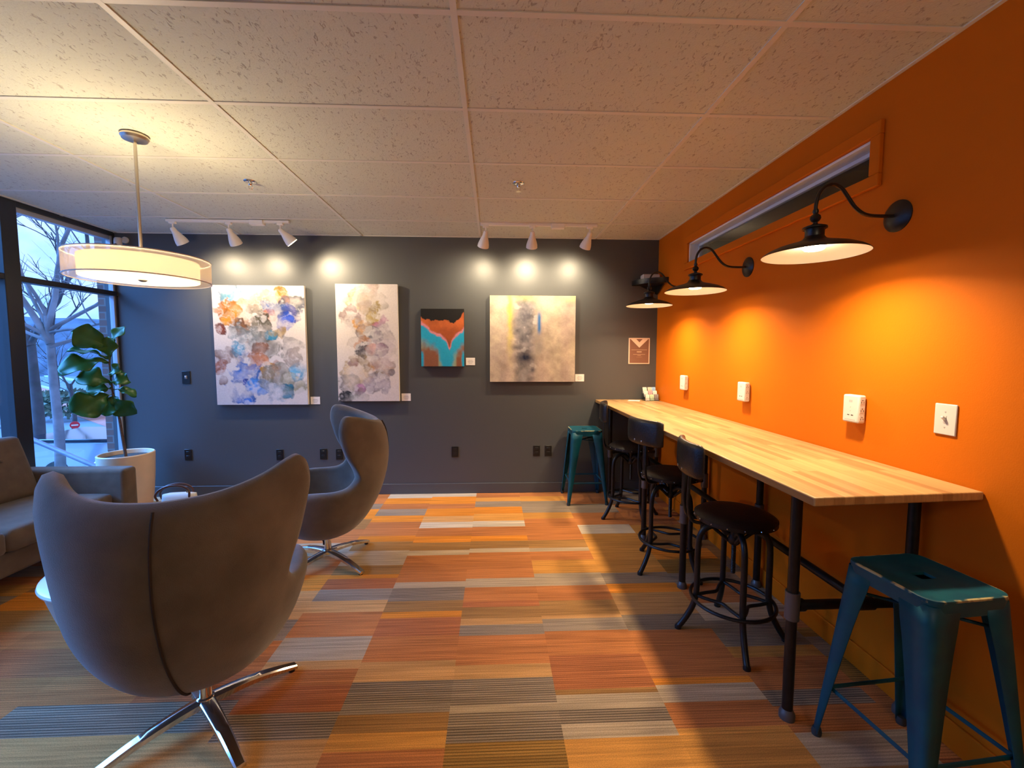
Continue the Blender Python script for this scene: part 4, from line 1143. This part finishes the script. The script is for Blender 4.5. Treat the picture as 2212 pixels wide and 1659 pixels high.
def make_fig():
    t = thing('fig_plant', 'fiddle-leaf fig with big dark leaves growing in the off-white planter', 'plant', (-3.526, 4.22, .515))
    o0 = Vector((-3.526, 4.22, .515))
    tr = catmull([(-3.526, 4.22, .515), (-3.548, 4.215, .75), (-3.562, 4.21, .92), (-3.592, 4.2, 1.12), (-3.606, 4.2, 1.28), (-3.606, 4.2, 1.44), (-3.59, 4.2, 1.58)], 5)
    n = len(tr)
    MB().tube([p-o0 for p in tr], [.013-.006*i/(n-1) for i in range(n)], 10).build('trunk', M['stem'], t)
    def leaf(base, tip, w, nrm, bend=.03, young=False, fold=.15, seed=0):
        base = Vector(base); tip = Vector(tip); ax = tip-base; L = ax.length; ax.normalize()
        nr = Vector(nrm); nr = (nr-ax*nr.dot(ax)).normalized(); sd = ax.cross(nr).normalized()
        rnd = random.Random(seed); ph = rnd.uniform(0, 6)
        rows = []; na, nb = 22, 12
        for i in range(na+1):
            u = i/na
            # fiddle outline: thin stalk, narrow waist, broad rounded end
            if u < .10: hw = .012
            else:
                q = (u-.10)/.90
                hw = (.36*math.sin(PI*min(1, q*1.25)**.8)**.8*(q < .8)*.0)
                hw = (math.sin(PI*q**1.25)**.62)*(.62+.42*q)-.10*math.exp(-((q-.36)/.12)**2)
                hw = max(.02, hw)
            row = []
            for j in range(nb+1):
                v = -1+2*j/nb
                y_ = v*hw*w/2*1.12
                wav = .018*math.sin(13*u+ph+(2.2 if v > 0 else 0))*abs(v)**2*(w/.15)
                z_ = abs(y_)*fold+wav+bend*math.sin(PI*u*.9)-bend*1.2*u*u
                row.append(base+ax*(L*u)+sd*y_+nr*z_-o0)
            rows.append(row)
        b = MB().grid(rows)
        b.build('leaf', M['leaf_young'] if young else M['leaf'], t, solid=.0015, angle=70, fixn=False)
        st = MB().tube([r_[nb//2]-nr*.001 for r_ in rows[:-1]], [.0042-.0028*i/na for i in range(na)], 6)
        # pale midrib
        st.build('midrib', mat('leaf rib', (.16, .2, .05), .5) if 'leaf rib' not in bpy.data.materials else bpy.data.materials['leaf rib'], t)
    cam = (.66, -.72, .15)
    leaf((-3.60, 4.20, 1.56), (-3.72, 3.98, 1.70), 0.256, (.75, -.55, .35), .02, seed=1)
    leaf((-3.59, 4.20, 1.58), (-3.49, 4.24, 1.765), 0.122, (-.3, -.9, -.1), .02, True, seed=2)
    leaf((-3.60, 4.20, 1.45), (-3.585, 4.16, 1.66), 0.171, (.3, -.95, .1), .015, True, seed=3)
    leaf((-3.61, 4.20, 1.46), (-3.73, 3.94, 1.545), 0.159, (.25, -.05, .95), .03, seed=4)
    leaf((-3.61, 4.20, 1.43), (-3.735, 3.86, 1.37), 0.220, (.45, -.45, .75), .05, seed=5)
    leaf((-3.60, 4.20, 1.22), (-3.72, 4.01, 1.31), 0.220, (.5, -.6, .55), .04, seed=6)
    leaf((-3.60, 4.20, 1.24), (-3.455, 4.20, 1.265), 0.171, (.1, -.75, .65), .03, seed=7)
    leaf((-3.60, 4.20, 1.18), (-3.72, 4.07, 1.17), 0.171, (.4, -.6, .7), .02, seed=8)
    leaf((-3.60, 4.20, 1.13), (-3.72, 3.94, .99), 0.268, (.72, -.66, .2), .03, seed=9)
    leaf((-3.59, 4.20, 1.12), (-3.61, 4.12, .93), 0.159, (.4, -.9, .1), .01, seed=10)
    leaf((-3.59, 4.20, 1.17), (-3.42, 4.25, 1.12), 0.110, (.2, -.5, .85), .03, seed=11)
    leaf((-3.59, 4.20, 1.12), (-3.44, 4.22, .93), 0.195, (-.2, -.9, .35), .06, seed=12)
    leaf((-3.60, 4.20, 1.32), (-3.50, 4.17, 1.36), 0.159, (.2, -.8, .6), .02, seed=13)
make_fig()

# ------------------------------------------------------------------ pendant drum lamp
t = thing('pendant_lamp', 'double drum pendant with sheer outer shade hanging from the ceiling', 'lamp', (-2.0, 2.575, 0))
MB().lathe([(0, H-.001), (.064, H-.002), (.066, H-.012), (.058, H-.024), (.02, H-.034), (0, H-.034)], 36).build('canopy', M['nickel'], t)
MB().tube([(0, 0, H-.03), (0, 0, 1.96)], .0085, 14).build('rod', M['nickel'], t)
zt, zb = 2.050, 1.925
MB().lathe([(.325, zb), (.3255, zt), (.3235, zt), (.323, zb)], 72, close=True).build('outer_shade', M['sheer'], t)
MB().lathe([(.326, zb-.002), (.327, zb+.003), (.322, zb+.003), (.321, zb-.002)], 72, close=True).lathe([(.326, zt-.003), (.327, zt+.002), (.322, zt+.002), (.321, zt-.003)], 72, close=True).build('shade_rim', M['white_metal'], t)
MB().lathe([(.268, zb+.004), (.268, zt-.012), (.2655, zt-.012), (.2655, zb+.004)], 64, close=True).build('inner_drum', M['drum'], t)
MB().lathe([(0, zb+.004), (.2655, zb+.005), (.2655, zb+.008), (0, zb+.008)], 64).build('diffuser', M['diffuser'], t)
MB().lathe([(0, zb-.010), (.012, zb-.008), (.022, zb-.001), (.022, zb+.003), (0, zb+.004)], 24).build('finial', M['nickel'], t)
lamp('pendant_light', 'POINT', (.0, -.10, zt-.05), 28, (1, .76, .46), t, shadow_soft_size=.05)

# ------------------------------------------------------------------ track lights
SPOT_E = 41
def track(x0, x1, y, feed, heads, label):
    t = thing('track_light', label, 'lamp', (0, 0, 0), group='white track lights before the dark wall')
    t.location = ((x0+x1)/2, y, H)
    o0 = Vector(((x0+x1)/2, y, H))
    MB().box(x0-o0.x, x1-o0.x, -.017, .017, -.024, -.001).build('rail', M['white_metal'], t, bevel=.003)
    MB().box(feed-.062-o0.x, feed+.062-o0.x, -.028, .028, -.045, -.001).build('feed_box', M['white_metal'], t, bevel=.005)
    for (hx, aim, on) in heads:
        bx = hx-o0.x
        hd = MB().box(bx-.028, bx+.028, -.015, .015, -.042, -.022).build('adapter', M['white_metal'], t, bevel=.004)
        MB().tube([(bx, 0, -.04), (bx, 0, -.095)], .0065, 10).build('stem', M['white_metal'], hd)
        d = Vector(aim).normalized(); p0 = Vector((bx, 0, -.085))
        rot = Vector((0, 0, -1)).rotation_difference(d).to_matrix().to_4x4()
        mt = Matrix.Translation(p0) @ rot
        lh = MB().lathe([(0, .014), (.016, .012), (.022, 0), (.024, -.03), (.032, -.050), (.044, -.085), (.052, -.115), (.054, -.140), (.050, -.140), (.044, -.10), (.0, -.095)], 32)
        bmesh.ops.transform(lh.bm, matrix=mt, verts=lh.bm.verts[:])
        lb = lh.build('lamp_head', M['white_metal'], t, angle=50)
        bu = MB().lathe([(0, -.132), (.034, -.130), (.044, -.122), (.040, -.10), (0, -.10)], 28)
        bmesh.ops.transform(bu.bm, matrix=mt, verts=bu.bm.verts[:])
        bu.build('bulb', M['bulb'], lb)
        l = lamp('track_spot', 'SPOT', p0+d*.155, SPOT_E*on, (1, .80, .52), t, shadow_soft_size=.03, spot_size=math.radians(140), spot_blend=1.0)
        l.rotation_euler = Vector((0, 0, -1)).rotation_difference(d).to_euler()
track(-2.955, -1.866, 4.11, -2.155, [(-2.904, (.30, .66, -1), 1), (-2.41, (.16, .70, -1), 1), (-1.95, (.80, .50, -1), 1.7)], 'white track light over the large blue and brown canvas')
track(-.125, .968, 4.09, .597, [(-.075, (-.24, .68, -1), .8), (.36, (.0, .72, -1), 1.2), (.90, (-.27, .68, -1), .9)], 'white track light over the square grey canvas')

lamp('transom_fill_light', 'POINT', fill_beyond, 1.6, (1, .8, .55), None, shadow_soft_size=.1)  # added lamp, brightens the otherwise unlit room behind the transom glass
# added fill lamps without fittings behind the viewer, to brighten the orange wall
lamp('fill_light', 'POINT', (.85, -.7, 2.35), 21, (1, .80, .55), None, shadow_soft_size=.15)
lamp('fill_light', 'POINT', (-1.3, -1.6, 2.35), 2, (1, .80, .55), None, shadow_soft_size=.15)

# ------------------------------------------------------------------ sprinklers
for (x, y, lab) in ((-1.722, 3.213, 'chrome ceiling sprinkler near the hanging drum lamp'), (.176, 3.159, 'chrome ceiling sprinkler in the middle of the room')):
    t = thing('sprinkler', lab, 'sprinkler', (x, y, H+.0045), group='chrome ceiling sprinklers')
    MB().lathe([(.016, -.010), (.034, -.008), (.042, -.003), (.043, 0), (.014, 0)], 28).build('escutcheon', M['chrome'], t)
    MB().lathe([(0, 0), (.013, 0), (.013, -.022), (.009, -.03), (0, -.03)], 18).build('body', M['chrome'], t)
    MB().tube([(-.009, 0, -.025), (-.014, 0, -.04), (-.006, 0, -.056)], .003, 8).tube([(.009, 0, -.025), (.014, 0, -.04), (.006, 0, -.056)], .003, 8).build('arm', M['chrome'], t)
    MB().lathe([(0, -.056), (.016, -.057), (.019, -.060), (0, -.061)], 18).build('deflector', M['nickel'], t)

# ------------------------------------------------------------------ outside
GZ = -1.5
struct(MB().box(-140, XL-.4, -60, 140, GZ-.2, GZ).build('ground', M['asphalt'], smooth=False))
for i, (y0, y1, m) in enumerate(((12.2, 15.0, 'brick_pave'), (15.0, 15.3, 'kerb'), (19.5, 20.3, 'kerb'), (25, 26.5, 'kerb'))):
    b = MB()
    d = 0
    b.prism([(-60, y0+40, GZ), (-3, y0-4, GZ), (-3, y1-4, GZ), (-60, y1+40, GZ)], (0, 0, .02+.1*(m == 'kerb')))
    struct(b.build('trim_%d' % (i+1), M[m], smooth=False)); 
# building edge: brick pier just beyond the glass
struct(MB().box(-4.27, XL-.07, 4.88, 5.35, GZ, 3.4).build('wall_outside_pier', brick_mat(), smooth=False))
struct(MB().box(XL-.4, XL-.1, YF, 4.88, GZ, -.05).build('wall_outside_plinth', brick_mat(), smooth=False))
hb = MB(); rows = []
rn = random.Random(3)
for i in range(61):
    a = i/60; x = -150+190*a
    hgt = 8.2+1.8*math.sin(a*7)+rn.uniform(-.7, .7)
    rows.append([(x, 58, GZ), (x, 64, GZ+hgt*.55), (x, 72, GZ+hgt*.9+rn.uniform(0, .6)), (x, 80, GZ+hgt)])
hb.grid(rows); struct(hb.build('hills', M['hill']))

def tree(label, loc, h, r0, seed, mt, limbs, depth=4, spread=.6):
    rnd = random.Random(seed)
    b = MB()
    def branch(p, d, L, r, lev):
        n = 6; pts = [p]; q = p.copy(); dd = d.copy()
        for i in range(n):
            dd = (dd+Vector((rnd.uniform(-1, 1), rnd.uniform(-1, 1), rnd.uniform(-.4, .8)))*.16).normalized()
            q = q+dd*(L/n); pts.append(q.copy())
        b.tube(pts, [r*(1-.6*i/n) for i in range(n+1)], 7 if lev > 1 else 5, cap=False)
        if lev <= 0: return
        for k_ in range(3 if lev > 1 else 3):
            i = rnd.randint(2, n); base = pts[i]
            nd = (dd+Vector((rnd.uniform(-1, 1), rnd.uniform(-1, 1), rnd.uniform(-.45, .7)))*spread*1.5).normalized()
            branch(base, nd, L*rnd.uniform(.5, .75), r*.5, lev-1)
    t = tag(None, 0) if False else None
    top = Vector((0, 0, h*.45))
    b.tube(catmull([(0, 0, 0), (.06, 0, h*.15), (-.03, .05, h*.3), tuple(top)], 4), [r0*(1.15-.45*i/12) for i in range(13)], 12)
    for (dx, dy, dz, L, r) in limbs:
        branch(top*rnd.uniform(.8, 1), Vector((dx, dy, dz)).normalized(), L, r, depth)
    o = b.build('bare_tree', mt, None, angle=60)
    o.location = loc
    return tag(o, label, 'tree', 'bare trees outside the window')
tree('big mottled bare tree nearest outside the window', (-9.2, 9.35, GZ), 8.4, .085, 4, M['bark'],
     [(-.2, -.1, 1, 3.4, .062), (.35, .1, 1, 3.4, .055), (.9, .2, .7, 3.0, .042), (-.8, .3, .8, 2.8, .038), (.1, -.5, .9, 2.6, .036), (-.9, .1, .3, 2.6, .035), (.9, -.2, .15, 2.4, .03), (.8, .5, .5, 2.8, .04), (-.7, -.4, .5, 2.6, .035)], 4, .7)
tree('dark bare tree with a leaning trunk beside the mottled tree', (-12.75, 12.45, GZ), 8, .13, 9, M['bark_dark'], [(-.3, .1, 1, 3, .11), (.4, .1, 1, 3, .1), (-.9, 0, .7, 2.5, .06), (.8, -.3, .6, 2.5, .06)], 3)
tree('slim bare street tree beside the red road sign', (-15.6, 16.5, GZ), 4.2, .07, 12, M['bark_dark'], [(-.5, 0, .8, 1.2, .035), (.5, .1, .8, 1.2, .035), (0, -.3, 1, 1.2, .03), (-.9, .2, .5, 1.1, .02)], 3)
tree('distant bare tree near the hillside', (-24, 24.5, GZ), 9, .16, 21, M['bark_dark'], [(-.3, .1, 1, 3, .1), (.4, .1, 1, 3, .1), (.9, 0, .7, 2.5, .06), (-.8, -.3, .6, 2.5, .06)], 3)

def shrub(label, loc, r, seed):
    rnd = random.Random(seed); b = MB()
    for i in range(420):
        a, e = rnd.uniform(0, 2*PI), rnd.uniform(-.2, 1.3); q = r*rnd.uniform(.6, 1)
        c = Vector((math.cos(a)*math.cos(e)*q, math.sin(a)*math.cos(e)*q, abs(math.sin(e))*q*.9+.2*r))
        d = Vector((rnd.uniform(-1, 1), rnd.uniform(-1, 1), rnd.uniform(-1, 1))).normalized()*.16; e2 = d.orthogonal().normalized()*.09
        b.quad(c-d, c+e2, c+d, c-e2)
    b.tube([(0, 0, 0), (0, 0, r*.6)], [.05, .02], 6)
    o = b.build('shrub', M['shrub'], None, smooth=False, fixn=False); o.location = loc
    return tag(o, label, 'shrub', 'shrubs across the street')
shrub('grey-green shrub behind the slim street tree', (-19.4, 20.3, GZ), 1.3, 2)
shrub('low shrub across the street seen left of the mottled tree', (-22.5, 21.6, GZ), 1.1, 5)

t = thing('road_sign', 'round red road sign with a white bar on a thin post', 'sign', (-13.6, 14.43, GZ), rz=math.radians(40))
MB().tube([(0, .02, 0), (0, .02, .78)], .025, 8).build('post', M['bark_dark'], t)
MB().lathe([(0, -.01), (.12, -.01), (.12, .01), (0, .01)], 24, (0, 0, .68), 'Y').build('disc', M['sign_red'], t)
MB().box(-.08, .08, -.018, -.01, .66, .70).build('bar', M['card'], t, smooth=False)

def car(name, label, loc, rz, body, prof, win, L, W):
    t = thing(name, label, 'car', loc, rz)
    b = MB(); b.prism([(x, -W/2, z) for x, z in prof], (0, W, 0))
    for v in b.bm.verts:
        if v.co.z > .95: v.co.y *= .86
    b.build('body', body, t, bevel=.05, seg=3)
    for i, wp in enumerate(win):
        w_ = MB(); w_.prism([(x, -W/2*1.004 if z < .98 else -W/2*.875, z) for x, z in wp], (0, .02, 0)); w_.prism([(x, W/2*1.004 if z < .98 else W/2*.875, z) for x, z in wp], (0, -.02, 0))
        w_.build('side_window', M['car_glass'], t, smooth=False)
    for x in (L*.19, L*.80):
        for s_ in (-1, 1):
            MB().lathe([(0, -.1), (.2, -.1), (.31, -.09), (.33, -.04), (.33, .04), (.31, .09), (.2, .1), (0, .1)], 28, (x, s_*(W/2-.10), .33), 'Y').build('wheel', M['tyre'], t)
    return t
c1 = car('car', 'white car with dark windows parked nearest the building', (-7.75, 7.6, GZ), 0, M['car_white'],
    [(0, .35), (0, .75), (.15, .92), (1.15, 1.02), (1.75, 1.5), (3.4, 1.53), (4.2, 1.05), (4.35, .9), (4.4, .35)],
    [[(1.4, 1.06), (1.85, 1.44), (2.5, 1.46), (2.5, 1.06)], [(2.58, 1.06), (2.58, 1.46), (3.3, 1.46), (3.8, 1.06)]], 4.4, 1.75)
MB().box(-.02, .02, -.7, .7, .55, .65).build('bumper', M['car_silver'], c1, bevel=.01)
c2 = car('pickup_truck', 'silver pickup truck with dark bed cover behind the white car', (-10.6, 10.6, GZ), math.radians(0), M['car_silver'],
    [(0, .45), (0, 1.05), (2.1, 1.06), (2.15, 1.1), (2.35, 1.75), (3.6, 1.76), (4.2, 1.15), (5.3, 1.05), (5.4, .45)],
    [[(2.35, 1.15), (2.48, 1.66), (3.5, 1.67), (3.95, 1.15)]], 5.4, 1.85)
MB().box(.05, 2.1, -.85, .85, 1.05, 1.12).build('bed_cover', M['car_glass'], c2, bevel=.02)
MB().box(-.02, .06, -.93, -.75, .7, .98).build('tail_light', M['tail'], c2)
MB().box(-.02, .06, .75, .93, .7, .98).build('tail_light', M['tail'], c2)

t = thing('handrail', 'sloping grey metal handrail just outside the window', 'handrail', (0, 0, 0))
t.location = (-5.3, 5.16, GZ)
p0, p1 = Vector((-.9, .06, 2.37)), Vector((1.0, -.06, 1.56))
MB().tube([p0, p1], .026, 12).tube([p0-Vector((0, 0, .45)), p1-Vector((0, 0, .45))], .02, 10).build('rail', M['rail'], t)
for u in (0, 1):
    p = p0.lerp(p1, u); MB().tube([(p.x, p.y, 0), (p.x, p.y, p.z)], .024, 10).build('post', M['rail'], t)

# ------------------------------------------------------------------ world: overcast winter dusk, blue against the warm lamps
w = bpy.data.worlds.new('sky'); sc.world = w; w.use_nodes = True
nt = w.node_tree; nt.nodes.clear()
out = N(nt, 'ShaderNodeOutputWorld'); bg = N(nt, 'ShaderNodeBackground')
tc = N(nt, 'ShaderNodeTexCoord'); sp = N(nt, 'ShaderNodeSeparateXYZ'); nt.links.new(tc.outputs['Generated'], sp.inputs[0])
mr = N(nt, 'ShaderNodeMapRange'); mr.inputs['From Min'].default_value = 0; mr.inputs['From Max'].default_value = .5
nt.links.new(sp.outputs['Z'], mr.inputs['Value'])
cr = N(nt, 'ShaderNodeValToRGB'); e = cr.color_ramp.elements
e[0].position = 0; e[0].color = (.18, .43, 1.0, 1); e[1].position = 1; e[1].color = (.22, .42, 1.0, 1)
no = N(nt, 'ShaderNodeTexNoise'); no.inputs['Scale'].default_value = 7; no.inputs['Detail'].default_value = 6
nt.links.new(tc.outputs['Generated'], no.inputs['Vector'])
cl = N(nt, 'ShaderNodeMapRange'); cl.inputs['From Min'].default_value = .42; cl.inputs['From Max'].default_value = .62
nt.links.new(no.outputs['Fac'], cl.inputs['Value'])
mx = N(nt, 'ShaderNodeMix', data_type='RGBA'); mx.inputs['B'].default_value = (.44, .57, 1.0, 1)
nt.links.new(mr.outputs[0], cr.inputs['Fac']); nt.links.new(cl.outputs[0], mx.inputs['Factor']); nt.links.new(cr.outputs[0], mx.inputs['A'])
# bright patch added to the unseen sky, high left, for blue window light
dp = N(nt, 'ShaderNodeVectorMath', operation='DOT_PRODUCT'); dp.inputs[1].default_value = (-.90, -.12, .42)
nt.links.new(tc.outputs['Generated'], dp.inputs[0])
m2 = N(nt, 'ShaderNodeMapRange', interpolation_type='SMOOTHSTEP'); m2.inputs['From Min'].default_value = .70; m2.inputs['From Max'].default_value = .93
m2.inputs['To Min'].default_value = 2.0; m2.inputs['To Max'].default_value = 26
nt.links.new(dp.outputs['Value'], m2.inputs['Value']); lo = N(nt, 'ShaderNodeMapRange', interpolation_type='SMOOTHSTEP'); lo.inputs['From Min'].default_value = .26; lo.inputs['From Max'].default_value = .42
lo.inputs['To Min'].default_value = .02; lo.inputs['To Max'].default_value = 1
nt.links.new(sp.outputs['Z'], lo.inputs['Value'])
ml = N(nt, 'ShaderNodeMath', operation='MULTIPLY'); nt.links.new(m2.outputs[0], ml.inputs[0]); nt.links.new(lo.outputs[0], ml.inputs[1])
mM = N(nt, 'ShaderNodeMath', operation='MAXIMUM'); mM.inputs[1].default_value = 2.0; nt.links.new(ml.outputs[0], mM.inputs[0])
nt.links.new(mM.outputs[0], bg.inputs['Strength'])
m3 = N(nt, 'ShaderNodeMapRange'); m3.inputs['From Min'].default_value = 2; m3.inputs['From Max'].default_value = 6
nt.links.new(m2.outputs[0], m3.inputs['Value'])
mx2 = N(nt, 'ShaderNodeMix', data_type='RGBA'); mx2.inputs['B'].default_value = (.10, .36, 1.0, 1)
nt.links.new(m3.outputs[0], mx2.inputs['Factor']); nt.links.new(mx.outputs['Result'], mx2.inputs['A']); nt.links.new(mx2.outputs['Result'], bg.inputs['Color'])
nt.links.new(bg.outputs[0], out.inputs['Surface'])

# ------------------------------------------------------------------ camera
pitch, yaw, roll = -.06989, .04182, .00171
c_, s_ = math.cos(yaw), math.sin(yaw)
R0 = Vector((c_, -s_, 0)); F0 = Vector((s_, c_, 0)); Z = Vector((0, 0, 1))
Fv = math.cos(pitch)*F0+math.sin(pitch)*Z; U0 = -math.sin(pitch)*F0+math.cos(pitch)*Z
Rv = math.cos(roll)*R0+math.sin(roll)*U0; Uv = math.cos(roll)*U0-math.sin(roll)*R0
cd = bpy.data.cameras.new('camera'); cam = bpy.data.objects.new('camera', cd); link(cam)
cam.matrix_world = Matrix(((Rv.x, Uv.x, -Fv.x, 0), (Rv.y, Uv.y, -Fv.y, 0), (Rv.z, Uv.z, -Fv.z, 1.511), (0, 0, 0, 1)))
cd.sensor_fit = 'HORIZONTAL'; cd.sensor_width = 36; cd.lens = 929.977/2212*36
cd.clip_start = .05; cd.clip_end = 400
sc.camera = cam

# ------------------------------------------------------------------ colour management
sc.view_settings.view_transform = 'Standard'; sc.view_settings.look = 'None'
sc.view_settings.exposure = .22; sc.view_settings.gamma = 1; sc.view_settings.use_curve_mapping = False
sc.cycles.use_denoising = True
sc.cycles.max_bounces = 8; sc.cycles.diffuse_bounces = 5; sc.cycles.transparent_max_bounces = 12
sc.cycles.sample_clamp_indirect = 6
